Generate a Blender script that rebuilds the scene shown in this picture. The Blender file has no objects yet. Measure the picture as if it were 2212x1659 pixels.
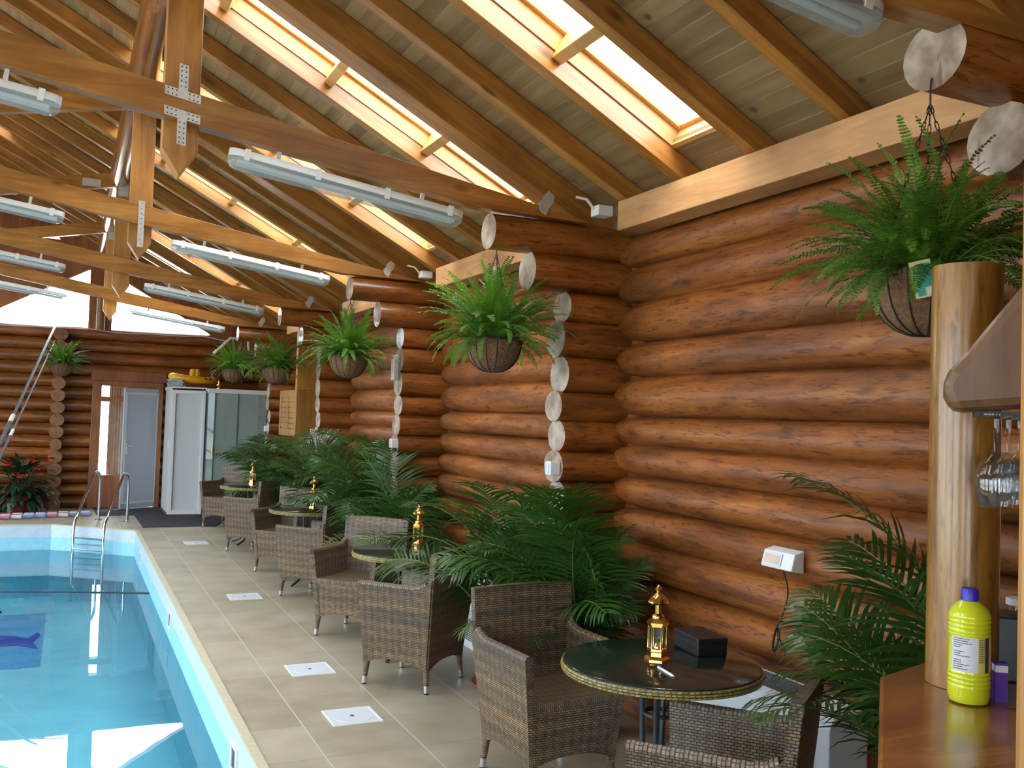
import bpy, bmesh, math, random
from mathutils import Vector, Matrix, noise
random.seed(7)
SC = bpy.context.scene
COL = SC.collection
PI = math.pi

# ------------------------------------------------------------------ camera
cam_d = bpy.data.cameras.new('camera'); cam = bpy.data.objects.new('camera', cam_d); COL.objects.link(cam)
FPX = 2050.0
cam_d.sensor_fit = 'HORIZONTAL'; cam_d.sensor_width = 36.0; cam_d.lens = FPX / 2212.0 * 36.0
cam_d.clip_start = 0.05; cam_d.clip_end = 300
yv = Vector((150 - 1106.0, -(870 - 829.5), -FPX)).normalized()
rl = 0.033
zz = -(math.sin(rl) * yv.x + math.cos(rl) * yv.y) / yv.z
uv_ = Vector((math.sin(rl), math.cos(rl), zz)).normalized()
xv = yv.cross(uv_)
M3 = Matrix((xv, yv, uv_))
cam.matrix_world = Matrix.Translation((0, 0, 1.70)) @ M3.to_4x4()
SC.camera = cam

# ------------------------------------------------------------------ world, sun, exposure
W = bpy.data.worlds.new('daylight'); SC.world = W; W.use_nodes = True
nt = W.node_tree; nt.nodes.clear()
bg = nt.nodes.new('ShaderNodeBackground'); ow = nt.nodes.new('ShaderNodeOutputWorld')
bg.inputs[1].default_value = 30.0
wtc = nt.nodes.new('ShaderNodeTexCoord'); wsp = nt.nodes.new('ShaderNodeSeparateXYZ'); wrp = nt.nodes.new('ShaderNodeValToRGB')
wrp.color_ramp.elements[0].position = .48; wrp.color_ramp.elements[0].color = (.22, .24, .25, 1)
wrp.color_ramp.elements[1].position = .52; wrp.color_ramp.elements[1].color = (.52, .60, .68, 1)
wz = wrp.color_ramp.elements.new(.85); wz.color = (.92, .97, 1.0, 1)
wmr = nt.nodes.new('ShaderNodeMapRange'); wmr.inputs[1].default_value = -1; wmr.inputs[2].default_value = 1
nt.links.new(wtc.outputs['Generated'], wsp.inputs[0]); nt.links.new(wsp.outputs['Z'], wmr.inputs[0]); nt.links.new(wmr.outputs[0], wrp.inputs[0])
nt.links.new(wrp.outputs[0], bg.inputs[0]); nt.links.new(bg.outputs[0], ow.inputs[0])
SC.view_settings.view_transform = 'Standard'; SC.view_settings.look = 'None'
SC.view_settings.exposure = -0.72; SC.view_settings.gamma = 1.0; SC.view_settings.use_curve_mapping = False
try:
    SC.cycles.use_denoising = True
    SC.cycles.max_bounces = 10; SC.cycles.diffuse_bounces = 6; SC.cycles.transparent_max_bounces = 16
    SC.cycles.caustics_reflective = False; SC.cycles.caustics_refractive = False
    SC.cycles.sample_clamp_indirect = 8
except Exception:
    pass

# ------------------------------------------------------------------ materials
def mat(name): 
    m = bpy.data.materials.new(name); m.use_nodes = True
    n = m.node_tree.nodes; n.clear()
    o = n.new('ShaderNodeOutputMaterial'); b = n.new('ShaderNodeBsdfPrincipled')
    m.node_tree.links.new(b.outputs[0], o.inputs[0])
    return m, n, m.node_tree.links, b
def plain(name, col, rough=.5, metal=0, spec=.5, coat=0, trans=0, bump=0, bscale=60, var=0):
    m, n, l, b = mat(name)
    b.inputs['Base Color'].default_value = (*col, 1); b.inputs['Roughness'].default_value = rough
    b.inputs['Metallic'].default_value = metal; b.inputs['Specular IOR Level'].default_value = spec
    b.inputs['Coat Weight'].default_value = coat; b.inputs['Transmission Weight'].default_value = trans
    if bump or var:
        tc = n.new('ShaderNodeTexCoord'); t = n.new('ShaderNodeTexNoise'); t.inputs['Scale'].default_value = bscale; t.inputs['Detail'].default_value = 4
        l.new(tc.outputs['Object'], t.inputs['Vector'])
        if bump:
            bp = n.new('ShaderNodeBump'); bp.inputs['Strength'].default_value = bump; bp.inputs['Distance'].default_value = .01
            l.new(t.outputs['Fac'], bp.inputs['Height']); l.new(bp.outputs[0], b.inputs['Normal'])
        if var:
            r = n.new('ShaderNodeValToRGB'); r.color_ramp.elements[0].position = .3; r.color_ramp.elements[1].position = .7
            r.color_ramp.elements[0].color = (*[c * (1 - var) for c in col], 1); r.color_ramp.elements[1].color = (*[min(1, c * (1 + var)) for c in col], 1)
            l.new(t.outputs['Fac'], r.inputs[0]); l.new(r.outputs[0], b.inputs['Base Color'])
    return m
def wood(name, c1, c2, c3, axis=0, rough=.35, coat=.3, knots=1.0, grain=14, bump=.15, crack=0.0):
    """streaky timber; axis = the local axis the grain runs along"""
    m, n, l, b = mat(name)
    tc = n.new('ShaderNodeTexCoord'); mp = n.new('ShaderNodeMapping')
    oi = n.new('ShaderNodeObjectInfo')
    add = n.new('ShaderNodeVectorMath'); add.operation = 'ADD'
    sc = n.new('ShaderNodeVectorMath'); sc.operation = 'SCALE'; sc.inputs['Scale'].default_value = 17.0
    l.new(oi.outputs['Random'], sc.inputs[0]); l.new(tc.outputs['Object'], add.inputs[0]); l.new(sc.outputs[0], add.inputs[1])
    s = [grain] * 3; s[axis] = 1.3; mp.inputs['Scale'].default_value = s
    l.new(add.outputs[0], mp.inputs['Vector'])
    n1 = n.new('ShaderNodeTexNoise'); n1.inputs['Scale'].default_value = 1.0; n1.inputs['Detail'].default_value = 6; n1.inputs['Roughness'].default_value = .65; n1.inputs['Distortion'].default_value = .8
    l.new(mp.outputs[0], n1.inputs['Vector'])
    r = n.new('ShaderNodeValToRGB'); e = r.color_ramp.elements
    e[0].position = .28; e[0].color = (*c1, 1); e[1].position = .72; e[1].color = (*c3, 1)
    x = e.new(.5); x.color = (*c2, 1)
    l.new(n1.outputs['Fac'], r.inputs[0])
    # slow tone change
    n2 = n.new('ShaderNodeTexNoise'); n2.inputs['Scale'].default_value = 1.6; n2.inputs['Detail'].default_value = 3
    l.new(add.outputs[0], n2.inputs['Vector'])
    mr = n.new('ShaderNodeMapRange'); mr.inputs[1].default_value = .3; mr.inputs[2].default_value = .7; mr.inputs[3].default_value = .68; mr.inputs[4].default_value = 1.25
    l.new(n2.outputs['Fac'], mr.inputs[0])
    mu = n.new('ShaderNodeVectorMath'); mu.operation = 'SCALE'; l.new(r.outputs[0], mu.inputs[0]); l.new(mr.outputs[0], mu.inputs['Scale'])
    # knots
    s2 = [5.5] * 3; s2[axis] = 2.2
    mp2 = n.new('ShaderNodeMapping'); mp2.inputs['Scale'].default_value = s2; l.new(add.outputs[0], mp2.inputs['Vector'])
    vo = n.new('ShaderNodeTexVoronoi'); vo.inputs['Scale'].default_value = 1.0; l.new(mp2.outputs[0], vo.inputs['Vector'])
    kr = n.new('ShaderNodeMapRange'); kr.inputs[1].default_value = .05; kr.inputs[2].default_value = .16; kr.inputs[3].default_value = .75 * knots; kr.inputs[4].default_value = 0
    l.new(vo.outputs['Distance'], kr.inputs[0])
    mx = n.new('ShaderNodeMix'); mx.data_type = 'RGBA'; l.new(kr.outputs[0], mx.inputs['Factor']); l.new(mu.outputs[0], mx.inputs['A'])
    mx.inputs['B'].default_value = (c1[0] * .35, c1[1] * .3, c1[2] * .3, 1)
    if crack:
        s3 = [62] * 3; s3[axis] = 9
        mp3 = n.new('ShaderNodeMapping'); mp3.inputs['Scale'].default_value = s3; l.new(add.outputs[0], mp3.inputs['Vector'])
        n3 = n.new('ShaderNodeTexNoise'); n3.inputs['Scale'].default_value = 1.0; n3.inputs['Detail'].default_value = 4; n3.inputs['Distortion'].default_value = 1.2; l.new(mp3.outputs[0], n3.inputs['Vector'])
        c3_ = n.new('ShaderNodeMapRange'); c3_.inputs[1].default_value = .34; c3_.inputs[2].default_value = .46; c3_.inputs[3].default_value = crack; c3_.inputs[4].default_value = 0; l.new(n3.outputs['Fac'], c3_.inputs[0])
        m3 = n.new('ShaderNodeMix'); m3.data_type = 'RGBA'; l.new(c3_.outputs[0], m3.inputs['Factor']); l.new(mx.outputs['Result'], m3.inputs['A']); m3.inputs['B'].default_value = (c1[0] * .5, c1[1] * .45, c1[2] * .4, 1); mx = m3
    l.new(mx.outputs['Result'], b.inputs['Base Color'])
    b.inputs['Roughness'].default_value = rough; b.inputs['Coat Weight'].default_value = coat; b.inputs['Coat Roughness'].default_value = .18
    bp = n.new('ShaderNodeBump'); bp.inputs['Strength'].default_value = bump; bp.inputs['Distance'].default_value = .012
    l.new(n1.outputs['Fac'], bp.inputs['Height']); l.new(bp.outputs[0], b.inputs['Normal'])
    return m
LC = ((.088, .025, .005), (.24, .072, .011), (.38, .137, .025))
M = {}
M['log_x'] = wood('varnished_log_x', *LC, axis=0, rough=.38, coat=.35, grain=11, crack=.75, bump=.25)
M['log_y'] = wood('varnished_log_y', *LC, axis=1, rough=.55, coat=.07, grain=11, crack=.75, bump=.25)
M['log_z'] = wood('pale_log_z', (.09, .035, .006), (.26, .115, .018), (.38, .19, .035), axis=2, rough=.3, coat=.5, grain=17, knots=1.2, crack=.5)
M['log_gloss'] = wood('glossy_log_y', *LC, axis=1, rough=.14, coat=1.0, grain=11, crack=.5, bump=.3)
M['hood'] = wood('dark_smooth_log', (.065, .027, .010), (.13, .058, .022), (.20, .095, .038), axis=2, rough=.5, coat=.15, grain=9, knots=.1, bump=.05)
M['timber'] = wood('stained_timber', (.18, .063, .010), (.31, .125, .022), (.43, .205, .048), axis=0, rough=.36, coat=.3, grain=16, bump=.08, knots=1.0)
M['timber_z'] = wood('stained_timber_upright', (.22, .085, .017), (.38, .165, .035), (.50, .24, .06), axis=2, rough=.45, coat=.15, grain=12, bump=.08, knots=.7)
M['plate_wood'] = wood('pale_planed_timber', (.34, .16, .06), (.46, .235, .09), (.56, .31, .13), axis=1, rough=.5, coat=.1, grain=12, bump=.05, knots=.5)
M['pine'] = wood('light_pine', (.46, .22, .06), (.56, .29, .085), (.64, .35, .12), axis=0, rough=.5, coat=.1, grain=12, bump=.05, knots=.4)
M['frame_wood'] = wood('red_brown_frame', (.16, .045, .012), (.24, .075, .02), (.32, .11, .03), axis=2, rough=.4, coat=.2, grain=12, bump=.05, knots=.2)
M['counter'] = wood('varnished_counter', (.16, .055, .012), (.30, .11, .025), (.42, .18, .05), axis=0, rough=.22, coat=.7, grain=9, bump=.03, knots=.1)
M['cupboard'] = wood('cupboard_pine', (.26, .105, .015), (.38, .17, .03), (.47, .23, .055), axis=2, rough=.4, coat=.2, grain=12, bump=.05, knots=.3)
def log_end():
    m, n, l, b = mat('log_end_grain')
    tc = n.new('ShaderNodeTexCoord'); t = n.new('ShaderNodeTexNoise'); t.inputs['Scale'].default_value = 9; t.inputs['Detail'].default_value = 5
    l.new(tc.outputs['Object'], t.inputs['Vector'])
    r = n.new('ShaderNodeValToRGB'); e = r.color_ramp.elements; e[0].position = .36; e[0].color = (.22, .145, .10, 1); e[1].position = .66; e[1].color = (.52, .44, .37, 1)
    l.new(t.outputs['Fac'], r.inputs[0])
    v = n.new('ShaderNodeTexNoise'); v.inputs['Scale'].default_value = 3; v.inputs['Detail'].default_value = 8
    mp = n.new('ShaderNodeMapping'); mp.inputs['Scale'].default_value = (10, 10, 2); l.new(tc.outputs['Object'], mp.inputs[0]); l.new(mp.outputs[0], v.inputs['Vector'])
    kr = n.new('ShaderNodeMapRange'); kr.inputs[1].default_value = .30; kr.inputs[2].default_value = .36; kr.inputs[3].default_value = .7; kr.inputs[4].default_value = 0; l.new(v.outputs['Fac'], kr.inputs[0])
    mx = n.new('ShaderNodeMix'); mx.data_type = 'RGBA'; l.new(kr.outputs[0], mx.inputs['Factor']); l.new(r.outputs[0], mx.inputs['A']); mx.inputs['B'].default_value = (.13, .07, .04, 1)
    l.new(mx.outputs['Result'], b.inputs['Base Color']); b.inputs['Roughness'].default_value = .55; b.inputs['Coat Weight'].default_value = .2
    return m
M['log_end'] = log_end()
M['log_end_brown'] = plain('brown_log_end', (.22, .10, .035), .5, var=.3, bscale=12)
def boards():
    m, n, l, b = mat('tongue_and_groove_boards')
    tc = n.new('ShaderNodeTexCoord'); sp = n.new('ShaderNodeSeparateXYZ'); l.new(tc.outputs['Object'], sp.inputs[0])
    mu = n.new('ShaderNodeMath'); mu.operation = 'MULTIPLY'; mu.inputs[1].default_value = 1 / .083; l.new(sp.outputs['X'], mu.inputs[0])
    fr = n.new('ShaderNodeMath'); fr.operation = 'FRACT'; l.new(mu.outputs[0], fr.inputs[0])
    fl = n.new('ShaderNodeMath'); fl.operation = 'FLOOR'; l.new(mu.outputs[0], fl.inputs[0])
    g = n.new('ShaderNodeMapRange'); g.inputs[1].default_value = .0; g.inputs[2].default_value = .07; g.inputs[3].default_value = 0; g.inputs[4].default_value = 1; l.new(fr.outputs[0], g.inputs[0])
    wn = n.new('ShaderNodeTexWhiteNoise'); wn.noise_dimensions = '1D'; l.new(fl.outputs[0], wn.inputs['W'])
    mp = n.new('ShaderNodeMapping'); mp.inputs['Scale'].default_value = (16, 1.2, 16); l.new(tc.outputs['Object'], mp.inputs[0])
    ns = n.new('ShaderNodeTexNoise'); ns.inputs['Scale'].default_value = 1; ns.inputs['Detail'].default_value = 5; l.new(mp.outputs[0], ns.inputs['Vector'])
    ad = n.new('ShaderNodeMath'); ad.operation = 'ADD'; l.new(ns.outputs['Fac'], ad.inputs[0])
    ms = n.new('ShaderNodeMath'); ms.operation = 'MULTIPLY_ADD'; ms.inputs[1].default_value = .3; ms.inputs[2].default_value = -.15; l.new(wn.outputs['Value'], ms.inputs[0]); l.new(ms.outputs[0], ad.inputs[1])
    r = n.new('ShaderNodeValToRGB'); e = r.color_ramp.elements; e[0].position = .3; e[0].color = (.17, .098, .038, 1); e[1].position = .75; e[1].color = (.31, .205, .095, 1)
    l.new(ad.outputs[0], r.inputs[0])
    vo = n.new('ShaderNodeTexVoronoi'); vo.inputs['Scale'].default_value = 5.0; l.new(tc.outputs['Object'], vo.inputs['Vector'])
    kr = n.new('ShaderNodeMapRange'); kr.inputs[1].default_value = .06; kr.inputs[2].default_value = .14; kr.inputs[3].default_value = .8; kr.inputs[4].default_value = 0; l.new(vo.outputs['Distance'], kr.inputs[0])
    mx = n.new('ShaderNodeMix'); mx.data_type = 'RGBA'; l.new(kr.outputs[0], mx.inputs['Factor']); l.new(r.outputs[0], mx.inputs['A']); mx.inputs['B'].default_value = (.07, .03, .012, 1)
    m2 = n.new('ShaderNodeMix'); m2.data_type = 'RGBA'; l.new(g.outputs[0], m2.inputs['Factor']); m2.inputs['A'].default_value = (.10, .055, .025, 1); l.new(mx.outputs['Result'], m2.inputs['B'])
    l.new(m2.outputs['Result'], b.inputs['Base Color']); b.inputs['Roughness'].default_value = .5
    bp = n.new('ShaderNodeBump'); bp.inputs['Strength'].default_value = .6; bp.inputs['Distance'].default_value = .01; l.new(g.outputs[0], bp.inputs['Height']); l.new(bp.outputs[0], b.inputs['Normal'])
    return m
M['boards'] = boards()
def tiles():
    m, n, l, b = mat('stone_floor_tiles')
    tc = n.new('ShaderNodeTexCoord'); sp = n.new('ShaderNodeSeparateXYZ'); l.new(tc.outputs['Object'], sp.inputs[0])
    outs = []
    for ax, off, wd in (('X', -1.22, .007), ('Y', -.10, .004)):
        a = n.new('ShaderNodeMath'); a.operation = 'ADD'; a.inputs[1].default_value = off + 50 * .505; l.new(sp.outputs[ax], a.inputs[0])
        q = n.new('ShaderNodeMath'); q.operation = 'MULTIPLY'; q.inputs[1].default_value = 1 / .505; l.new(a.outputs[0], q.inputs[0])
        f = n.new('ShaderNodeMath'); f.operation = 'FRACT'; l.new(q.outputs[0], f.inputs[0])
        p = n.new('ShaderNodeMath'); p.operation = 'PINGPONG'; p.inputs[1].default_value = .5; l.new(f.outputs[0], p.inputs[0])
        c = n.new('ShaderNodeMath'); c.operation = 'LESS_THAN'; c.inputs[1].default_value = wd; l.new(p.outputs[0], c.inputs[0])
        fl = n.new('ShaderNodeMath'); fl.operation = 'FLOOR'; l.new(q.outputs[0], fl.inputs[0])
        outs.append((c, fl))
    cx = n.new('ShaderNodeCombineXYZ'); l.new(outs[0][1].outputs[0], cx.inputs[0]); l.new(outs[1][1].outputs[0], cx.inputs[1])
    wn = n.new('ShaderNodeTexWhiteNoise'); wn.noise_dimensions = '3D'; l.new(cx.outputs[0], wn.inputs['Vector'])
    ns = n.new('ShaderNodeTexNoise'); ns.inputs['Scale'].default_value = 3.5; ns.inputs['Detail'].default_value = 6; l.new(tc.outputs['Object'], ns.inputs['Vector'])
    ad = n.new('ShaderNodeMath'); ad.operation = 'MULTIPLY_ADD'; ad.inputs[1].default_value = .3; l.new(wn.outputs['Value'], ad.inputs[0]); l.new(ns.outputs['Fac'], ad.inputs[2])
    r = n.new('ShaderNodeValToRGB'); e = r.color_ramp.elements; e[0].position = .35; e[0].color = (.27, .235, .165, 1); e[1].position = .9; e[1].color = (.42, .38, .29, 1)
    l.new(ad.outputs[0], r.inputs[0])
    m1 = n.new('ShaderNodeMix'); m1.data_type = 'RGBA'; l.new(outs[1][0].outputs[0], m1.inputs['Factor']); l.new(r.outputs[0], m1.inputs['A']); m1.inputs['B'].default_value = (.22, .19, .14, 1)
    m2 = n.new('ShaderNodeMix'); m2.data_type = 'RGBA'; l.new(outs[0][0].outputs[0], m2.inputs['Factor']); l.new(m1.outputs['Result'], m2.inputs['A']); m2.inputs['B'].default_value = (.55, .52, .45, 1)
    l.new(m2.outputs['Result'], b.inputs['Base Color']); b.inputs['Roughness'].default_value = .42
    bp = n.new('ShaderNodeBump'); bp.inputs['Strength'].default_value = .08; bp.inputs['Distance'].default_value = .01; l.new(ns.outputs['Fac'], bp.inputs['Height']); l.new(bp.outputs[0], b.inputs['Normal'])
    return m
M['tiles'] = tiles()
M['coping'] = plain('cream_coping', (.50, .46, .33), .5, bump=.1, bscale=30, var=.08)
def weave(name, ca, cb, cc, w=.023, h=.0105, bump=1.0):
    m, n, l, b = mat(name)
    tc = n.new('ShaderNodeTexCoord')
    br = n.new('ShaderNodeTexBrick'); br.offset = .5; br.inputs['Scale'].default_value = 1; br.inputs['Brick Width'].default_value = w; br.inputs['Row Height'].default_value = h
    br.inputs['Mortar Size'].default_value = .0021; br.inputs['Mortar Smooth'].default_value = .6; br.inputs['Bias'].default_value = 0
    l.new(tc.outputs['UV'], br.inputs['Vector'])
    mp = n.new('ShaderNodeMapping'); mp.inputs['Scale'].default_value = (1.2, 14, 1); l.new(tc.outputs['UV'], mp.inputs[0])
    oi = n.new('ShaderNodeObjectInfo'); sc = n.new('ShaderNodeVectorMath'); sc.operation = 'SCALE'; sc.inputs['Scale'].default_value = 9
    l.new(oi.outputs['Random'], sc.inputs[0]); ad = n.new('ShaderNodeVectorMath'); l.new(mp.outputs[0], ad.inputs[0]); l.new(sc.outputs[0], ad.inputs[1])
    ns = n.new('ShaderNodeTexNoise'); ns.inputs['Scale'].default_value = 1; ns.inputs['Detail'].default_value = 3; l.new(ad.outputs[0], ns.inputs['Vector'])
    br.inputs['Color1'].default_value = (0, 0, 0, 1); br.inputs['Color2'].default_value = (1, 1, 1, 1)
    bw = n.new('ShaderNodeMath'); bw.operation = 'MULTIPLY_ADD'; bw.inputs[1].default_value = .26; bw.inputs[2].default_value = .36; l.new(br.outputs['Color'], bw.inputs[0])
    av = n.new('ShaderNodeMath'); av.operation = 'ADD'; l.new(ns.outputs['Fac'], av.inputs[0]); l.new(bw.outputs[0], av.inputs[1])
    hv = n.new('ShaderNodeMath'); hv.operation = 'MULTIPLY'; hv.inputs[1].default_value = .5; l.new(av.outputs[0], hv.inputs[0])
    r = n.new('ShaderNodeValToRGB'); e = r.color_ramp.elements; e[0].position = .34; e[0].color = (*ca, 1); e[1].position = .68; e[1].color = (*cc, 1); x = e.new(.5); x.color = (*cb, 1)
    l.new(hv.outputs[0], r.inputs[0])
    su = n.new('ShaderNodeSeparateXYZ'); l.new(tc.outputs['UV'], su.inputs[0]); bands = []
    for ax, per in (('X', .049), ('Y', .062)):
        a1 = n.new('ShaderNodeMath'); a1.operation = 'MULTIPLY'; a1.inputs[1].default_value = 2 * PI / per; l.new(su.outputs[ax], a1.inputs[0])
        a2 = n.new('ShaderNodeMath'); a2.operation = 'SINE'; l.new(a1.outputs[0], a2.inputs[0]); bands.append(a2)
    a3 = n.new('ShaderNodeMath'); a3.operation = 'ADD'; l.new(bands[0].outputs[0], a3.inputs[0]); l.new(bands[1].outputs[0], a3.inputs[1])
    a4 = n.new('ShaderNodeMapRange'); a4.inputs[1].default_value = -1.6; a4.inputs[2].default_value = 1.2; a4.inputs[3].default_value = .58; a4.inputs[4].default_value = 1.12; l.new(a3.outputs[0], a4.inputs[0])
    a5 = n.new('ShaderNodeVectorMath'); a5.operation = 'SCALE'; l.new(r.outputs[0], a5.inputs[0]); l.new(a4.outputs[0], a5.inputs['Scale']); r = a5
    mx = n.new('ShaderNodeMix'); mx.data_type = 'RGBA'; l.new(br.outputs['Fac'], mx.inputs['Factor']); l.new(r.outputs[0], mx.inputs['A']); mx.inputs['B'].default_value = (.034, .024, .016, 1)
    l.new(mx.outputs['Result'], b.inputs['Base Color']); b.inputs['Roughness'].default_value = .42
    iv = n.new('ShaderNodeMath'); iv.operation = 'SUBTRACT'; iv.inputs[0].default_value = 1; l.new(br.outputs['Fac'], iv.inputs[1])
    bp = n.new('ShaderNodeBump'); bp.inputs['Strength'].default_value = bump; bp.inputs['Distance'].default_value = .004; l.new(iv.outputs[0], bp.inputs['Height']); l.new(bp.outputs[0], b.inputs['Normal'])
    return m
M['wicker'] = weave('woven_rattan', (.10, .082, .064), (.205, .138, .078), (.37, .235, .115))
M['braid'] = weave('braided_rim', (.16, .12, .03), (.36, .29, .07), (.48, .40, .11), w=.022, h=.011)
def glassy(name, tint=(.9, .97, .95), refl=.9, rough=.0, alpha_min=.0, base=None, mixf=0):
    """thin glass: see-through plus mirror reflection by angle, optional milky share"""
    m = bpy.data.materials.new(name); m.use_nodes = True; n = m.node_tree.nodes; n.clear(); l = m.node_tree.links
    o = n.new('ShaderNodeOutputMaterial'); t = n.new('ShaderNodeBsdfTransparent'); t.inputs[0].default_value = (*tint, 1)
    g = n.new('ShaderNodeBsdfGlossy'); g.inputs['Roughness'].default_value = rough; g.inputs[0].default_value = (refl, refl, refl, 1)
    f = n.new('ShaderNodeFresnel'); ge = n.new('ShaderNodeNewGeometry'); ir = n.new('ShaderNodeMapRange'); ir.inputs[3].default_value = 1.45; ir.inputs[4].default_value = 1 / 1.45
    l.new(ge.outputs['Backfacing'], ir.inputs[0]); l.new(ir.outputs[0], f.inputs[0])   # same pane seen from either side
    x = n.new('ShaderNodeMixShader'); l.new(f.outputs[0], x.inputs[0]); l.new(t.outputs[0], x.inputs[1]); l.new(g.outputs[0], x.inputs[2])
    last = x
    if base:
        d = n.new('ShaderNodeBsdfDiffuse'); d.inputs[0].default_value = (*base, 1)
        y = n.new('ShaderNodeMixShader'); y.inputs[0].default_value = mixf; l.new(x.outputs[0], y.inputs[1]); l.new(d.outputs[0], y.inputs[2]); last = y
    l.new(last.outputs[0], o.inputs[0])
    return m
M['glass'] = glassy('clear_pane', (.97, .98, .98))
M['green_glass'] = glassy('greenish_shower_glass', (.80, .92, .88), base=(.60, .70, .67), mixf=.30)
M['tumbler'] = glassy('drinking_glass', (.90, .92, .93), 1.0)
M['diffuser'] = glassy('ribbed_lamp_cover', (.88, .93, .95), rough=.15, base=(.62, .68, .70), mixf=.28)
def table_glass():
    m, n, l, b = mat('dark_textured_table_glass')
    b.inputs['Base Color'].default_value = (.016, .021, .017, 1); b.inputs['Roughness'].default_value = .09; b.inputs['Specular IOR Level'].default_value = .7
    tc = n.new('ShaderNodeTexCoord'); v = n.new('ShaderNodeTexVoronoi'); v.inputs['Scale'].default_value = 95; l.new(tc.outputs['Object'], v.inputs['Vector'])
    bp = n.new('ShaderNodeBump'); bp.inputs['Strength'].default_value = .12; bp.inputs['Distance'].default_value = .002; l.new(v.outputs['Distance'], bp.inputs['Height']); l.new(bp.outputs[0], b.inputs['Normal'])
    return m
M['table_glass'] = table_glass()
def water():
    m = bpy.data.materials.new('pool_water'); m.use_nodes = True; n = m.node_tree.nodes; n.clear(); l = m.node_tree.links
    o = n.new('ShaderNodeOutputMaterial'); t = n.new('ShaderNodeBsdfTransparent'); t.inputs[0].default_value = (.80, .95, 1, 1)
    g = n.new('ShaderNodeBsdfGlossy'); g.inputs['Roughness'].default_value = .008; g.inputs[0].default_value = (.95, .98, 1, 1)
    f = n.new('ShaderNodeFresnel'); f.inputs[0].default_value = 1.33
    tc = n.new('ShaderNodeTexCoord'); ns = n.new('ShaderNodeTexNoise'); ns.inputs['Scale'].default_value = 1.3; ns.inputs['Detail'].default_value = 2; l.new(tc.outputs['Object'], ns.inputs['Vector'])
    bp = n.new('ShaderNodeBump'); bp.inputs['Strength'].default_value = .035; bp.inputs['Distance'].default_value = .03; l.new(ns.outputs['Fac'], bp.inputs['Height'])
    l.new(bp.outputs[0], g.inputs['Normal']); l.new(bp.outputs[0], f.inputs['Normal'])
    x = n.new('ShaderNodeMixShader'); l.new(f.outputs[0], x.inputs[0]); l.new(t.outputs[0], x.inputs[1]); l.new(g.outputs[0], x.inputs[2]); l.new(x.outputs[0], o.inputs[0])
    return m
M['water'] = water()
M['liner_top'] = plain('pale_pool_lining', (.50, .60, .68), .4, var=.06, bscale=20)
M['liner_mid'] = plain('light_blue_pool_lining', (.28, .60, .74), .4, var=.06, bscale=20)
M['liner'] = plain('blue_pool_lining', (.32, .80, 1.0), .5, var=.08, bscale=2)
M['mosaic_sq'] = plain('blue_mosaic', (.12, .46, .95), .4, var=.3, bscale=40)
M['mosaic_fig'] = plain('dark_blue_mosaic', (.04, .07, .55), .4, var=.3, bscale=40)
M['white'] = plain('white_plastic', (.72, .74, .74), .35)
M['white_panel'] = plain('white_panel', (.62, .66, .68), .4)
M['door_grey'] = plain('pale_grey_door', (.42, .45, .50), .35)
M['ac_white'] = plain('heater_white', (.66, .70, .76), .35)
M['slot'] = plain('dark_slots', (.03, .035, .05), .6)
M['steel'] = plain('polished_steel', (.75, .77, .80), .12, metal=1)
M['galv'] = plain('galvanised_plate', (.52, .51, .48), .45, metal=.5, bump=.15, bscale=50, var=.12)
M['alu'] = plain('aluminium_tube', (.10, .12, .16), .45, metal=.3)
M['brass'] = plain('polished_brass', (.85, .50, .14), .14, metal=1)
M['dark_metal'] = plain('dark_powder_coated_steel', (.03, .038, .045), .4, metal=.3)
M['iron'] = plain('black_iron_wire', (.015, .013, .012), .5)
M['black'] = plain('black_plastic', (.012, .012, .015), .35)
M['rubber'] = plain('dark_rubber_mat', (.02, .022, .035), .8, bump=.4, bscale=90)
M['coir'] = plain('coir_liner', (.17, .088, .04), .9, bump=.8, bscale=80, var=.35)
M['terracotta'] = plain('terracotta', (.36, .09, .04), .6, var=.1, bscale=10)
M['dark_pot'] = plain('dark_red_pot', (.16, .02, .015), .5)
M['soil'] = plain('soil', (.03, .02, .012), .95, bump=.5)
def leafm(name, c, rough=.4, t=.25):
    m, n, l, b = mat(name)
    b.inputs['Base Color'].default_value = (*c, 1); b.inputs['Roughness'].default_value = rough
    tr = n.new('ShaderNodeBsdfTranslucent'); tr.inputs[0].default_value = (c[0] * 1.6, c[1] * 1.8, c[2] * .8, 1)
    x = n.new('ShaderNodeMixShader'); x.inputs[0].default_value = t
    oi = n.new('ShaderNodeObjectInfo'); hs = n.new('ShaderNodeHueSaturation'); mr = n.new('ShaderNodeMapRange'); mr.inputs[3].default_value = .65; mr.inputs[4].default_value = 1.35
    l.new(oi.outputs['Random'], mr.inputs[0]); l.new(mr.outputs[0], hs.inputs['Value']); hs.inputs['Color'].default_value = (*c, 1); l.new(hs.outputs[0], b.inputs['Base Color'])
    o = [q for q in n if q.type == 'OUTPUT_MATERIAL'][0]
    l.new(b.outputs[0], x.inputs[1]); l.new(tr.outputs[0], x.inputs[2]); l.new(x.outputs[0], o.inputs[0])
    return m
M['fern'] = leafm('fern_green', (.085, .21, .018), .5, .3)
M['palm'] = leafm('palm_green', (.028, .080, .012), .36, .2)
M['palm_dry'] = leafm('dry_palm_brown', (.16, .11, .05), .6, .2)
M['stem'] = plain('palm_stem', (.10, .16, .03), .5)
M['big_leaf'] = leafm('dark_leaf', (.018, .055, .028), .35, .15)
M['red'] = plain('red_bloom', (.65, .012, .03), .5)
M['yellow_toy'] = plain('yellow_vinyl', (.80, .42, .01), .35)
M['towel'] = plain('folded_towels', (.33, .36, .42), .9, bump=.5, bscale=30, var=.3)
M['bottle_y'] = plain('yellow_plastic_bottle', (.56, .60, .015), .25, coat=.5)
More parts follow.
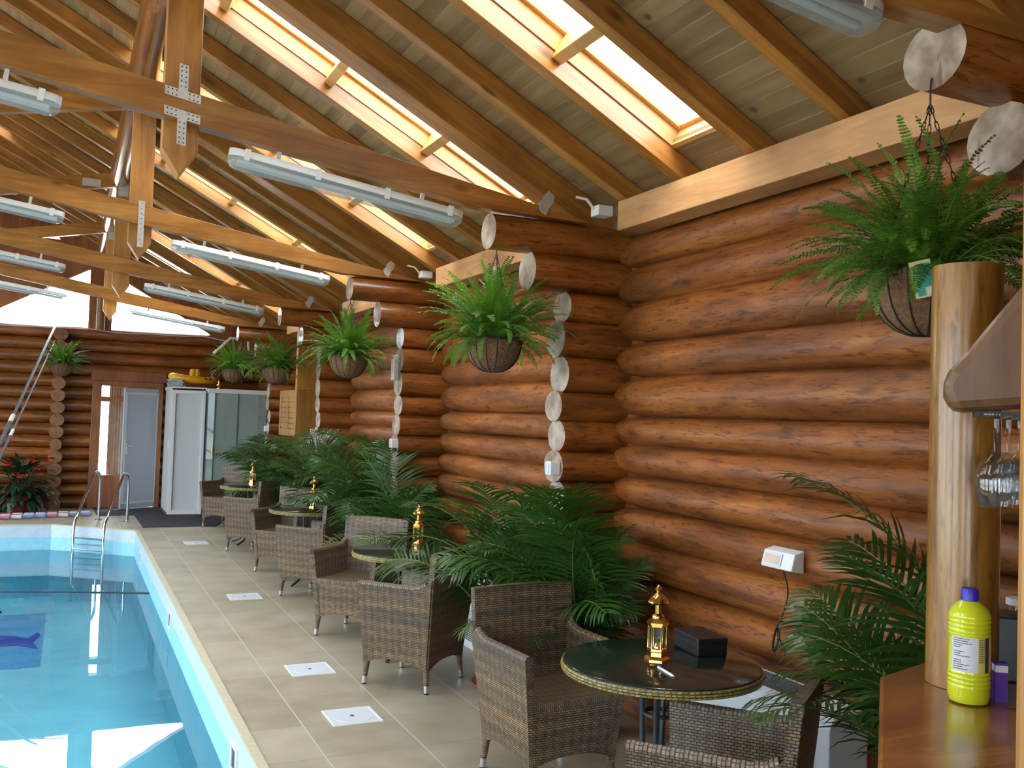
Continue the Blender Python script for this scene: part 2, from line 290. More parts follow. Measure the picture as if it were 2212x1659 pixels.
M['cap_blue'] = plain('blue_cap', (.03, .02, .40), .4)
M['label_paper'] = plain('label_paper', (.55, .55, .58), .5)
M['ink'] = plain('black_ink', (.03, .03, .06), .6)
M['label_check'] = plain('yellow_label', (.62, .52, .12), .5)
M['purple'] = plain('purple_card', (.09, .02, .30), .5)
M['hatch'] = plain('pale_hatch_plastic', (.62, .67, .76), .3)
M['lane_red'] = plain('lane_red', (.42, .16, .18), .6); M['lane_blue'] = plain('lane_blue', (.20, .25, .42), .6); M['lane_white'] = plain('lane_white', (.55, .55, .62), .6)
M['grey_cable'] = plain('grey_cable', (.55, .55, .58), .5)
M['curtain'] = plain('tan_curtain', (.62, .50, .40), .8, var=.15, bscale=12)
M['flyer_a'] = plain('card_cream', (.62, .58, .28), .5); M['flyer_b'] = plain('card_teal', (.05, .35, .33), .5)
M['wall_paint'] = plain('plain_render', (.55, .52, .46), .8)
M['mirror'] = plain('dark_mirror', (.35, .42, .42), .05, metal=1)
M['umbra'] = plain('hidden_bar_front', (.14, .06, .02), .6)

# ------------------------------------------------------------------ mesh builder
class MB:
    def __init__(s): s.v = []; s.f = []; s.m = []; s.uv = []; s.cur = 0
    def face(s, idx, uv=None): s.f.append(tuple(idx)); s.m.append(s.cur); s.uv.append(uv)
    def box(s, a, b, mx=None):
        x0, y0, z0 = a; x1, y1, z1 = b; o = len(s.v)
        P = [(x0, y0, z0), (x1, y0, z0), (x1, y1, z0), (x0, y1, z0), (x0, y0, z1), (x1, y0, z1), (x1, y1, z1), (x0, y1, z1)]
        if mx is not None: P = [tuple(mx @ Vector(p)) for p in P]
        s.v += P
        for q in ((0, 3, 2, 1), (4, 5, 6, 7), (0, 1, 5, 4), (1, 2, 6, 5), (2, 3, 7, 6), (3, 0, 4, 7)): s.face([o + i for i in q])
        return s
    def prism(s, poly, a, b, axis='z', cap=True):
        """poly in the two other axes; extruded from a to b along axis"""
        o = len(s.v); n = len(poly)
        def P(p, t):
            if axis == 'z': return (p[0], p[1], t)
            if axis == 'y': return (p[0], t, p[1])
            return (t, p[0], p[1])
        s.v += [P(p, a) for p in poly] + [P(p, b) for p in poly]
        for i in range(n): j = (i + 1) % n; s.face([o + i, o + j, o + n + j, o + n + i])
        if cap: s.face([o + i for i in range(n)][::-1]); s.face([o + n + i for i in range(n)])
        return s
    def rings(s, rs, close=True, caps=True, capmat=None, uvs=False):
        """rs = list of rings (lists of points), all the same length"""
        o = len(s.v); n = len(rs[0])
        for r in rs: s.v += [tuple(p) for p in r]
        for k in range(len(rs) - 1):
            for i in range(n if close else n - 1):
                j = (i + 1) % n
                s.face([o + k * n + i, o + k * n + j, o + (k + 1) * n + j, o + (k + 1) * n + i])
        if caps:
            c = s.cur
            if capmat is not None: s.cur = capmat
            s.face([o + i for i in range(n)][::-1]); s.face([o + (len(rs) - 1) * n + i for i in range(n)])
            s.cur = c
        return s
    def lathe(s, prof, seg=20, c=(0, 0, 0), caps=True, lobes=None):
        rs = []
        for r, z in prof:
            rs.append([(c[0] + r * math.cos(2 * PI * i / seg), c[1] + r * math.sin(2 * PI * i / seg), c[2] + z) for i in range(seg)])
        return s.rings(rs, caps=caps)
    def tube(s, pts, r, seg=8, caps=True):
        pts = [Vector(p) for p in pts]; rs = []; up = None
        for i, p in enumerate(pts):
            d = (pts[min(i + 1, len(pts) - 1)] - pts[max(i - 1, 0)]).normalized()
            if up is None: up = Vector((0, 0, 1)) if abs(d.z) < .9 else Vector((1, 0, 0))
            a = d.cross(up).normalized(); b2 = a.cross(d).normalized(); up = b2
            rr = r[i] if isinstance(r, (list, tuple)) else r
            rs.append([p + a * rr * math.cos(2 * PI * k / seg) + b2 * rr * math.sin(2 * PI * k / seg) for k in range(seg)])
        return s.rings(rs, caps=caps)
    def slab(s, G, H, U=None):
        """closed panel between the outer grid G and the inner grid H (rows of points); U = matching uv rows"""
        nr = len(G); nc = len(G[0]); o = len(s.v)
        for g in (G, H):
            for r in g: s.v += [tuple(p) for p in r]
        a = lambda i, j: o + i * nc + j
        c = lambda i, j: o + nr * nc + i * nc + j
        u = (lambda i, j: U[i][j]) if U else (lambda i, j: (0, 0))
        for i in range(nr - 1):
            for j in range(nc - 1):
                s.face([a(i, j), a(i, j + 1), a(i + 1, j + 1), a(i + 1, j)], [u(i, j), u(i, j + 1), u(i + 1, j + 1), u(i + 1, j)])
                s.face([c(i, j), c(i + 1, j), c(i + 1, j + 1), c(i, j + 1)], [u(i, j), u(i + 1, j), u(i + 1, j + 1), u(i, j + 1)])
        def rim(A, B, L):
            d = 0
            for k in range(len(A) - 1):
                e = (Vector(s.v[A[k]]) - Vector(s.v[A[k + 1]])).length
                s.face([A[k], A[k + 1], B[k + 1], B[k]][::-1], [(0, d), (0, d + e), (.04, d + e), (.04, d)][::-1]); d += e
        rim([a(0, j) for j in range(nc)], [c(0, j) for j in range(nc)], 0); rim([a(nr - 1, j) for j in range(nc)][::-1], [c(nr - 1, j) for j in range(nc)][::-1], 0)
        rim([a(i, 0) for i in range(nr)][::-1], [c(i, 0) for i in range(nr)][::-1], 0); rim([a(i, nc - 1) for i in range(nr)], [c(i, nc - 1) for i in range(nr)], 0)
        return s
    def build(s, name, mats, parent=None, loc=None, rot=None, smooth=False, bevel=0, fix=True):
        me = bpy.data.meshes.new(name); me.from_pydata(s.v, [], s.f)
        mats = mats if isinstance(mats, (list, tuple)) else [mats]
        for q in mats: me.materials.append(M[q] if isinstance(q, str) else q)
        for p, k in zip(me.polygons, s.m): p.material_index = min(k, len(mats) - 1); p.use_smooth = bool(smooth)
        if any(x is not None for x in s.uv):
            ul = me.uv_layers.new(name='UVMap')
            for p, x in zip(me.polygons, s.uv):
                if x is None: continue
                for li, q in zip(p.loop_indices, x): ul.data[li].uv = q
        if fix:
            bm = bmesh.new(); bm.from_mesh(me); bmesh.ops.recalc_face_normals(bm, faces=bm.faces); bm.to_mesh(me); bm.free()
        if smooth:
            try: me.set_sharp_from_angle(angle=math.radians(42))
            except Exception: pass
        o = bpy.data.objects.new(name, me); COL.objects.link(o)
        if parent: o.parent = parent
        if loc: o.location = loc
        if rot: o.rotation_euler = rot
        if bevel:
            b = o.modifiers.new('bevel', 'BEVEL'); b.width = bevel; b.segments = 2; b.limit_method = 'ANGLE'
        return o
def tag(o, label, cat, group=None):
    o['label'] = label; o['category'] = cat
    if group: o['group'] = group
    return o
def thing(name, label, cat, loc=(0, 0, 0), rz=0, group=None):
    o = bpy.data.objects.new(name, None); COL.objects.link(o); o.location = loc; o.rotation_euler = (0, 0, rz)
    o.empty_display_size = .1
    return tag(o, label, cat, group)
def struct(o): o['kind'] = 'structure'; return o
def dup(root, label=None, loc=None, rz=None, group=None):
    def cp(o, par):
        c = o.copy(); COL.objects.link(c); c.parent = par
        for k in list(kids.get(o.name, [])): cp(k, c)
        return c
    kids = {}
    def coll(o):
        kids[o.name] = list(o.children)
        for k in o.children: coll(k)
    coll(root)
    c = cp(root, None)
    if loc is not None: c.location = loc
    if rz is not None: c.rotation_euler = (c.rotation_euler[0], c.rotation_euler[1], rz)
    if label: c['label'] = label
    if group: c['group'] = group
    return c
def logring(axis, t, c, ry, rz, seg, ph, seed):
    """ellipse ring across the given axis, gently irregular like a peeled trunk"""
    out = []
    for k in range(seg):
        a = 2 * PI * k / seg + ph
        w = 1 + .035 * noise.noise(Vector((t * 1.7 + seed * 13.1, math.cos(a) * 1.2, math.sin(a) * 1.2 + seed)))
        p, q = c[0] + ry * w * math.cos(a), c[1] + rz * w * math.sin(a)
        out.append((t, p, q) if axis == 'x' else ((p, t, q) if axis == 'y' else (p, q, t)))
    return out
def add_log(mb, axis, a, b, c, ry, rz, seg=20, seed=0, taper=(0, 0), taperlen=.16, step=.25, endmat=1):
    n = max(2, int(abs(b - a) / step)); ts = [a + (b - a) * i / n for i in range(n + 1)]
    if taper[0]: ts += [a + taperlen * f for f in (.25, .5, .75)]
    if taper[1]: ts += [b - taperlen * f for f in (.25, .5, .75)]
    ts = sorted(set(ts)); rs = []
    for t in ts:
        f = 1.0
        if taper[0] and t - a < taperlen: f = 1 - taper[0] * (1 - (t - a) / taperlen)
        if taper[1] and b - t < taperlen: f = min(f, 1 - taper[1] * (1 - (b - t) / taperlen))
        rs.append(logring(axis, t, c, ry * f, rz * (.35 + .65 * f), seg, 0, seed))
    mb.rings(rs, caps=True, capmat=endmat)

# ------------------------------------------------------------------ roof numbers
T = .525
def zb(x): return 3.02 + T * (2.85 - x)          # underside of the boarding on the right slope
ANG = math.atan(T); RX = -2.2                      # ridge
TR = [2.0, 5.0, 8.0, 11.0, 14.0]
YF = 17.05                                         # centre of the far log wall

# ------------------------------------------------------------------ floor, pool
PX0, PX1 = -3.4, .885
pool = [(PX0, 1.2), (PX1, 1.2), (PX1, 13.85), (-.15, 14.72), (-2.3, 14.72), (PX0, 13.8)]
rim = [(PX0 - .12, 1.08), (PX1 + .05, 1.08), (PX1 + .05, 13.87), (-.13, 14.77), (-2.32, 14.77), (PX0 - .12, 13.86)]
room = [(-6.2, -3.0), (6.0, -3.0), (6.0, 19.0), (.9, 19.0), (-2.32, 19.0), (-6.2, 19.0)]
def ringface(name, inner, outer, z0, z1, m):
    mb = MB(); n = len(inner)
    for i in range(n):
        j = (i + 1) % n; o = len(mb.v)
        mb.v += [(*inner[i], z1), (*inner[j], z1), (*outer[j], z1), (*outer[i], z1), (*inner[i], z0), (*inner[j], z0), (*outer[j], z0), (*outer[i], z0)]
        mb.face([o, o + 1, o + 2, o + 3]); mb.face([o + 4, o + 7, o + 6, o + 5]); mb.face([o, o + 4, o + 5, o + 1]); mb.face([o + 3, o + 2, o + 6, o + 7])
    return mb.build(name, m)
struct(ringface('floor', rim, room, -.15, 0, 'tiles'))
cp = ringface('pool_coping', pool, rim, -.014, .004, 'coping'); struct(cp)
cp['label'] = 'cream stone edging around the swimming pool'
mb = MB(); n = len(pool)
for lay, (za, zb_) in enumerate(((-.17, -.014), (-.36, -.17), (-1.0, -.36))):
    mb.cur = lay
    for i in range(n):
        j = (i + 1) % n; o = len(mb.v); e = .012 if lay == 0 else 0
        a, b = pool[i], pool[j]
        mb.v += [(*a, za), (*b, za), (*b, zb_), (*a, zb_)]; mb.face([o, o + 1, o + 2, o + 3])
mb.cur = 2; o = len(mb.v); mb.v += [(*p, -1.0) for p in pool]; mb.face([o + i for i in range(n)])
po = mb.build('pool_basin', ['liner_top', 'liner_mid', 'liner']); struct(po)
mb = MB(); mb.v += [(*p, -.35) for p in pool]; mb.face(list(range(n)))
wt = mb.build('pool_water', 'water', fix=False); wt['kind'] = 'stuff'; tag(wt, 'clear blue water filling the indoor swimming pool', 'water')
# mosaic picture on the pool bottom
t = thing('pool_mosaic', 'blue square mosaic of a leaping dolphin on the pool bottom', 'mosaic', (-.62, 12.2, -1.0))
MB().box((-.47, -1.35, 0), (.47, 1.35, .006)).build('mosaic_square', 'mosaic_sq', t)
dol = [(-.42, -.35), (-.30, -.15), (-.12, .02), (-.05, .22), (.02, .04), (.18, 0), (.30, -.08), (.40, .06), (.44, -.02), (.37, -.16), (.43, -.34), (.34, -.28), (.22, -.22), (.05, -.22), (.0, -.42), (-.08, -.26), (-.22, -.36), (-.38, -.46)]
mb = MB(); mb.prism([(x, y * 2.1 + .1) for x, y in dol], .006, .012); mb.build('dolphin_figure', 'mosaic_fig', t)
t2 = thing('pool_floor_fitting', 'small dark fitting on the pool floor near the far left', 'fitting', (-.86, 13.6, -1.0))
mb = MB(); mb.prism([(-.1, -.2), (.12, -.1), (.0, 0), (.2, .12), (-.1, .2)], 0, .03); mb.build('grille', 'slot', t2)
# inlets in the pool wall
for k, (y, w) in enumerate(((12.54, 'farthest, by the ladder'), (8.83, 'middle of the three'), (5.25, 'nearest, at the bottom picture edge'))):
    t = thing('pool_inlet', 'square white inlet with dark hole in pool wall, ' + w, 'pool fitting', (PX1, y, -.17), 0, 'inlets in the right pool wall')
    mb = MB()
    for a, b in (((-.012, -.10, -.08), (0, .10, -.055)), ((-.012, -.10, .055), (0, .10, .08)), ((-.012, -.10, -.055), (0, -.06, .055)), ((-.012, .06, -.055), (0, .10, .055))): mb.box(a, b)
    mb.build('inlet_frame', 'white', t); MB().box((-.006, -.06, -.055), (-.001, .06, .055)).build('opening', 'slot', t)
# thin cord over the water
mb = MB(); mb.tube([(-2.4 + 3.28 * i / 20, 11.9 - .8 * (i / 20) ** 2 - .1 * math.sin(i / 20 * PI), -.345) for i in range(21)], .009, 6)
tag(mb.build('floating_cord', 'slot', smooth=True), 'thin dark cord floating across the pool water', 'cord')

# hatches in the deck
HY = [5.22, 6.25, 8.83, 12.46]
hl = ['nearest and largest looking of the four', 'second from the camera, beside the nearest one', 'third from the camera', 'farthest, near the ladder end']
def hatch():
    t = thing('floor_hatch', 'square pale plastic hatch in the deck, ' + hl[0], 'hatch', (1.51, HY[0], 0), 0, 'square hatches along the deck')
    mb = MB(); w = .14
    for a, b in (((-w, -w, 0), (w, -w + .012, .005)), ((-w, w - .012, 0), (w, w, .005)), ((-w, -w + .012, 0), (-w + .012, w - .012, .005)), ((w - .012, -w + .012, 0), (w, w - .012, .005))): mb.box(a, b)
    mb.build('hatch_frame', 'white', t)
    mb = MB(); mb.box((-w + .012, -w + .012, 0), (w - .012, w - .012, .003)); mb.lathe([(.115, .003), (.115, .0045), (.108, .0045)], 40); mb.build('lid', 'hatch', t)
    mb = MB(); mb.lathe([(.012, .003), (.012, .006)], 10); mb.build('lid_screw', 'slot', t)
    return t
h0 = hatch()
for y, s in zip(HY[1:], hl[1:]): dup(h0, 'square pale plastic hatch in the deck, ' + s, (1.51, y, 0))

# ------------------------------------------------------------------ log walls
ZW = [0, .20, .41, .61, .80, 1.00, 1.20, 1.38, 1.56, 1.73, 1.96, 2.16, 2.40, 2.62, 2.82]
ZC = [0, .20, .40, .58, .77, .96, 1.15, 1.33, 1.51, 1.69, 1.86, 2.07, 2.28, 2.455, 2.67, 2.865]
mb = MB()
yb = [-.9] + TR + [YF]
for bay in range(len(yb) - 1):
    for k in range(len(ZW) - 1):
        zc = (ZW[k] + ZW[k + 1]) / 2 + random.uniform(-.008, .008); rz = (ZW[k + 1] - ZW[k]) / 2 + .008
        rx = .125 + random.uniform(-.012, .016)
        add_log(mb, 'y', yb[bay] + .03, yb[bay + 1] - .03, (3.07, zc), rx, rz, 18, bay * 31 + k, taper=(.42, .42), taperlen=.30)
mb.cur = 0; mb.box((3.06, -.9, 0), (3.17, YF, 2.8))
struct(mb.build('wall_right', ['log_y', 'log_end'], smooth=True))
# cross walls: short spurs at every truss with sawn log ends
def spur(y, lab, ztop=16):
    mb = MB()
    for k in range(len(ZC) - 1):
        zc = (ZC[k] + ZC[k + 1]) / 2; rz = (ZC[k + 1] - ZC[k]) / 2 + .006
        x0 = (2.62 if y > 3 else 2.86) + random.uniform(-.025, .02)
        if k == len(ZC) - 3: x0 = 2.40 if y > 3 else 2.56
        if k == len(ZC) - 2: x0 = 2.145 if y > 3 else 2.27
        ry = .114 + random.uniform(-.008, .008)
        if y < 3 and k >= len(ZC) - 3: zc += .045
        add_log(mb, 'x', x0, 3.3, (y, zc), ry, rz, 20, int(y) * 7 + k, taper=(0, 0))
    o = mb.build('wall_spur', ['log_x', 'log_end'], smooth=True); struct(o); o['label'] = lab
for y, s in zip(TR, ('in the near right corner behind the bar', 'right of the nearest hanging fern column', 'second spur with a grey gauge on its ends', 'third spur left of the wooden cupboard', 'far spur beside the glass shower cabin')):
    spur(y, 'log cross wall with sawn round ends, ' + s)
# far wall
DX0, DX1, DZ = .33, 1.42, 2.08
mb = MB(); zf = [i * .196 for i in range(16)]
for k in range(15):
    zc = (zf[k] + zf[k + 1]) / 2; rz = .101
    spans = [(-6.0, DX0), (DX1, 3.1)] if zf[k] < DZ - .05 else [(-6.0, 3.1)]
    for q, (a, b) in enumerate(spans): add_log(mb, 'x', a, b, (YF, zc), .12, rz, 16, 400 + k + q * 40)
mb.box((-6.0, YF + .0, 0), (DX0, YF + .1, 2.9)); mb.box((DX1, YF, 0), (3.1, YF + .1, 2.9)); mb.box((DX0, YF, DZ), (DX1, YF + .1, 2.9))
struct(mb.build('wall_far', ['log_x', 'log_end'], smooth=True))
# sawn ends of the wall that crosses the far wall
mb = MB()
for k in range(15):
    zc = (zf[k] + zf[k + 1]) / 2 - .05
    y0 = YF - .26 if k not in (5, 13) else YF - .34
    add_log(mb, 'y', y0 if k not in (9, 10) else y0 - .03, YF + .3, (-.17, zc), .105 if k not in (5,) else .085, .098, 18, 700 + k)
o = mb.build('wall_far_spur', ['log_y', 'log_end_brown'], smooth=True); struct(o); o['label'] = 'column of log ends standing out of the far wall'
# gable frame above the far wall: two windows either side of a post
gy0, gy1 = YF - .12, YF + .06
def rk(x): return 2.95 + .561 * (2.15 - x)        # glass rake, right half
mb = MB()
# right rake board, left rake board, infill on the left, post, sill
mb.prism([(.78, rk(.78)), (3.1, 2.40), (3.1, zb(3.1)), (.2, zb(.2)), (.2, 3.99), (.36, 3.97)], gy0, gy1, 'y')
mb.prism([(-.68, 4.34), (-.245, 4.33), (.36, 3.97), (.2, 3.88), (-1.4, 2.96), (-6, 2.96), (-6, 3.9), (-1.05, 4.24)], gy0, gy1, 'y')
mb.prism([(-.245, 4.33), (-.33, 4.43), (.2, 4.20), (.36, 3.97)], gy0, gy1, 'y')
mb.prism([(-.33, 4.43), (-.68, 4.43), (-2.2, 3.95), (-6, 3.9), (-6, 4.0), (-2.2, zb(-2.2)), (.2, zb(.2)), (.2, 4.2)], gy0, gy1, 'y')
mb.prism([(-1.05, 4.24), (-2.2, 3.95), (-.68, 4.43), (-.68, 4.34)], gy0, gy1, 'y')
mb.box((.22, gy0 - .05, 2.9), (.57, gy1, 4.05))
mb.prism([(.57, 3.5), (.80, 3.72), (.62, 3.95), (.5, 3.9)], gy0, gy1, 'y')
struct(mb.build('wall_far_gable', 'frame_wood'))
for i, (p, lab) in enumerate((([(-1.6, 2.96), (.22, 2.96), (.22, 3.9)], 0), ([(.57, 2.96), (2.2, 2.96), (.57, 3.9)], 1), ([(-.75, 4.3), (-.2, 4.3), (-.3, 4.45), (-.7, 4.45)], 2))):
    mb = MB(); mb.prism(p, YF + .0, YF + .01, 'y'); struct(mb.build('window_%d' % (i + 1), 'glass'))
# big round log lying against the gable post
mb = MB(); add_log(mb, 'z', 2.9, 3.62, (.40, YF - .2), .075, .075, 16, 5)
tag(mb.build('gable_post', ['log_z', 'log_end'], smooth=True), 'round log post between the two bright gable windows', 'post')

# far door frame, side pane and open door
mb = MB(); fy0, fy1 = YF - .16, YF + .06
for a, b in (((DX0, 0), (DX0 + .14, DZ)), ((.86, 0), (.90, 2.0)), ((DX1 - .08, 0), (DX1, DZ)), ((DX0 + .14, 2.0), (DX1 - .08, DZ)), ((DX0 + .14, 1.74), (.86, 1.82)), ((DX0 + .14, 0), (.86, .54)), ((.9, 1.93), (DX1 - .08, 2.0))):
    mb.box((a[0], fy0, a[1]), (b[0], fy1, b[1]))
mb.box((DX0 - .02, fy0 - .03, DZ), (DX1 + .05, fy1, DZ + .17))
struct(mb.build('door_1_frame', 'frame_wood', bevel=.006))
mb = MB(); mb.box((DX0 + .14, YF - .01, .54), (.86, YF, 1.74)); mb.box((DX0 + .14, YF - .01, 1.82), (.86, YF, 2.0)); struct(mb.build('window_4', 'glass'))
mb = MB()
cg = [[(.60 + .30 * j / 24, YF + .10 + .014 * math.sin(j * 1.9), z) for j in range(25)] for z in (.2, 2.05)]
mb.slab(cg, [[(x, y + .006, z) for x, y, z in r] for r in cg])
tag(mb.build('curtain', 'curtain', smooth=True), 'tan curtain behind the glass pane beside the open door', 'curtain')
mb = MB(); mb.box((.9, YF + .9, -.05), (DX1, YF + .95, 2.2)); struct(mb.build('wall_lobby', 'wall_paint'))
dv = Vector((.80 - 1.36, 16.60 - 16.99)); L = dv.length
t = bpy.data.objects.new('door_1', None); COL.objects.link(t); t.location = (1.36, 16.93, 0); t.rotation_euler = (0, 0, math.atan2(dv.y, dv.x)); struct(t)
MB().box((0, -.02, .02), (L, .02, 1.97)).build('door_leaf', 'door_grey', t, bevel=.004)
mb = MB()
for yy in (-.026, .02):
    for a, b in (((.02, .1), (.05, 1.9)), ((L - .05, .1), (L - .02, 1.9)), ((.05, 1.87), (L - .05, 1.9)), ((.05, .1), (L - .05, .13))): mb.box((a[0], yy, a[1]), (b[0], yy + .006, b[1]))
mb.build('door_moulding', 'white_panel', t)
mb = MB()
for s in (-1, 1): mb.tube([(L - .06, s * .02, 1.03), (L - .06, s * .06, 1.03), (L - .18, s * .06, 1.03)], .009, 8)
mb.box((L - .08, -.024, .9), (L - .04, .024, 1.08)); mb.build('door_handle', 'steel', t, smooth=True)
MB().lathe([(.012, 0), (.012, .012)], 10, (L - .06, 0, .92)).build('lock_barrel', 'brass', t)

# left and near walls with big windows (daylight comes in here)
def windowed(name, axis, pos, a0, a1, ztop, opens, zlo, zhi, m):
    mb = MB(); th = .12
    def B(p, q, z0, z1):
        if axis == 'x': mb.box((pos, p, z0), (pos + th, q, z1))
        else: mb.box((p, pos, z0), (q, pos + th, z1))
    B(a0, a1, 0, zlo); B(a0, a1, zhi, ztop); cur = a0
    for p, q in opens: B(cur, p, zlo, zhi); cur = q
    B(cur, a1, zlo, zhi)
    return struct(mb.build(name, m))
lo = [(-1.5, 1.2), (2.0, 4.6), (5.4, 8.0), (8.8, 11.4), (12.2, 14.8)]
windowed('wall_left', 'x', -6.1, -3, 17, 3.9, lo, .25, 2.6, 'log_y')
windowed('wall_near', 'y', -3.0, -6, 4.2, 3.2, [(-5.2, -3.0), (-2.2, -.6)], .4, 2.5, 'log_x')
k = 5
for p, q in lo: struct(MB().box((-6.05, p, .25), (-6.04, q, 2.6)).build('window_%d' % k, 'glass')); k += 1
for p, q in [(-5.2, -3.0), (-2.2, -.6)]: struct(MB().box((p, -2.95, .4), (q, -2.94, 2.5)).build('window_%d' % k, 'glass')); k += 1
mb = MB(); mb.prism([(-6.1, 3.1), (4.2, 3.1), (3.1, zb(3.1)), (RX, zb(RX) + .1), (-6.1, zb(RX) + .1 - .5 * 3.9)], -3.0, -2.9, 'y'); struct(mb.build('wall_near_gable', 'boards'))
# wall behind the bar closes the near right bay
mb = MB(); mb.box((3.17, -3, 0), (4.2, -2.9, 3.3)); struct(mb.build('wall_bar_return', 'log_x'))
mb = MB(); mb.box((4.2, -3.0, 0), (4.3, 0, 3.2)); mb.box((3.1, -.95, 0), (4.2, -.85, 3.2)); struct(mb.build('wall_bar_side', 'log_y'))

# ------------------------------------------------------------------ ceiling boards with skylight openings
SKY = [(3.495, 3.98), (5.23, 5.845), (7.105, 7.595), (9.305, 9.805), (12.865, 13.395)]
SXA, SXB = .30, 2.70
X2 = 4.3
mb = MB()
def roofcell(x0, x1, y0, y1, th=.03):
    o = len(mb.v); z0, z1 = zb(x0), zb(x1)
    mb.v += [(x0, y0, z0), (x1, y0, z1), (x1, y1, z1), (x0, y1, z0), (x0, y0, z0 + th), (x1, y0, z1 + th), (x1, y1, z1 + th), (x0, y1, z0 + th)]
    for q in ((0, 3, 2, 1), (4, 5, 6, 7), (0, 1, 5, 4), (1, 2, 6, 5), (2, 3, 7, 6), (3, 0, 4, 7)): mb.face([o + i for i in q])
cuts = [(a, b, SXA, SXB) for a, b in SKY] + [(12.30, 12.76, -2.1, -.78)]
ys = sorted(set([-3.0, 17.6] + [v for c in cuts for v in c[:2]])); xs = sorted(set([RX, X2] + [v for c in cuts for v in c[2:]]))
for i in range(len(xs) - 1):
    for j in range(len(ys) - 1):
        xm, ym = (xs[i] + xs[i + 1]) / 2, (ys[j] + ys[j + 1]) / 2
        if any(a < ym < b and p < xm < q for a, b, p, q in cuts): continue
        roofcell(xs[i], xs[i + 1], ys[j], ys[j + 1])
struct(mb.build('ceiling', 'boards'))
zr = zb(RX)
def zl(x): return zr - .5 * (RX - x)
ADDED_SKY = [(1.4, 2.6), (4.4, 5.8), (7.4, 8.8), (10.4, 11.8), (13.2, 14.4)]  # unseen skylights added on the left slope to brighten the pool and deck
LXA, LXB = -5.3, -3.4
mb = MB(); ys = sorted(set([-3.0, 17.6] + [v for c in ADDED_SKY for v in c])); xs = [-6.3, LXA, LXB, RX]
for i in range(3):
    for j in range(len(ys) - 1):
        ym = (ys[j] + ys[j + 1]) / 2
        if i == 1 and any(a < ym < b for a, b in ADDED_SKY): continue
        o = len(mb.v); x0, x1, y0, y1 = xs[i], xs[i + 1], ys[j], ys[j + 1]
        mb.v += [(x0, y0, zl(x0)), (x1, y0, zl(x1)), (x1, y1, zl(x1)), (x0, y1, zl(x0)), (x0, y0, zl(x0) + .03), (x1, y0, zl(x1) + .03), (x1, y1, zl(x1) + .03), (x0, y1, zl(x0) + .03)]
        for q in ((0, 3, 2, 1), (4, 5, 6, 7), (0, 1, 5, 4), (1, 2, 6, 5), (2, 3, 7, 6), (3, 0, 4, 7)): mb.face([o + k for k in q])
struct(mb.build('ceiling_left', 'boards'))
for q, (y0, y1) in enumerate(ADDED_SKY):
    mb = MB(); mb.prism([(LXA, zl(LXA) + .032), (LXB, zl(LXB) + .032), (LXB, zl(LXB) + .038), (LXA, zl(LXA) + .038)], y0 - .02, y1 + .02, 'y'); struct(mb.build('window_%d' % (40 + q), 'glass'))  # panes over the added openings that let extra daylight onto the pool
# skylights: pine shaft + frame bars + pane
def SM(x, y): # local frame on the slope, x down the slope
    return Matrix.Translation((x, y, zb(x))) @ Matrix.Rotation(ANG, 4, 'Y')
CA = math.cos(ANG)
kk = 20
for si, (a, b, x0, x1) in enumerate(cuts):
    Ls = (x1 - x0) / CA; Wd = b - a; mx = SM(x0, a)
    r = bpy.data.objects.new('window_%d' % kk, None); kk += 1; COL.objects.link(r); r.matrix_world = mx; struct(r)
    r['label'] = 'bright roof skylight, ' + ['nearest and largest looking', 'second, above the lamp by the tee plates', 'third', 'fourth', 'farthest of the row', 'small one high at the left picture edge'][si]
    mb = MB(); h = .115
    mb.box((-.02, Wd - .005, -.004), (Ls + .02, Wd + .018, h)); mb.box((-.02, -.018, -.004), (Ls + .02, .005, h)); mb.box((-.02, .005, -.004), (.006, Wd - .005, h)); mb.box((Ls - .006, .005, -.004), (Ls + .02, Wd - .005, h))
    mb.build('skylight_shaft', 'pine', r)
    mb = MB(); n_ = 4 if Ls > 2 else 2
    mb.box((0, Wd - .032, h - .03), (Ls, Wd, h)); mb.box((0, 0, h - .015), (Ls, .012, h)); mb.box((0, .012, h - .025), (.03, Wd - .03, h)); mb.box((Ls - .03, .012, h - .025), (Ls, Wd - .03, h))
    mb.build('skylight_frame', 'pine', r, bevel=.006)
    for q in range(1, n_):
        xx = Ls - q * .735
        if xx > .1: MB().box((xx - .03, -.0, -.045), (xx + .03, Wd, h)).build('skylight_crossbar', 'pine', r, bevel=.004)
    MB().box((.03, .012, h - .008), (Ls - .03, Wd - .032, h - .004)).build('pane', 'glass', r)

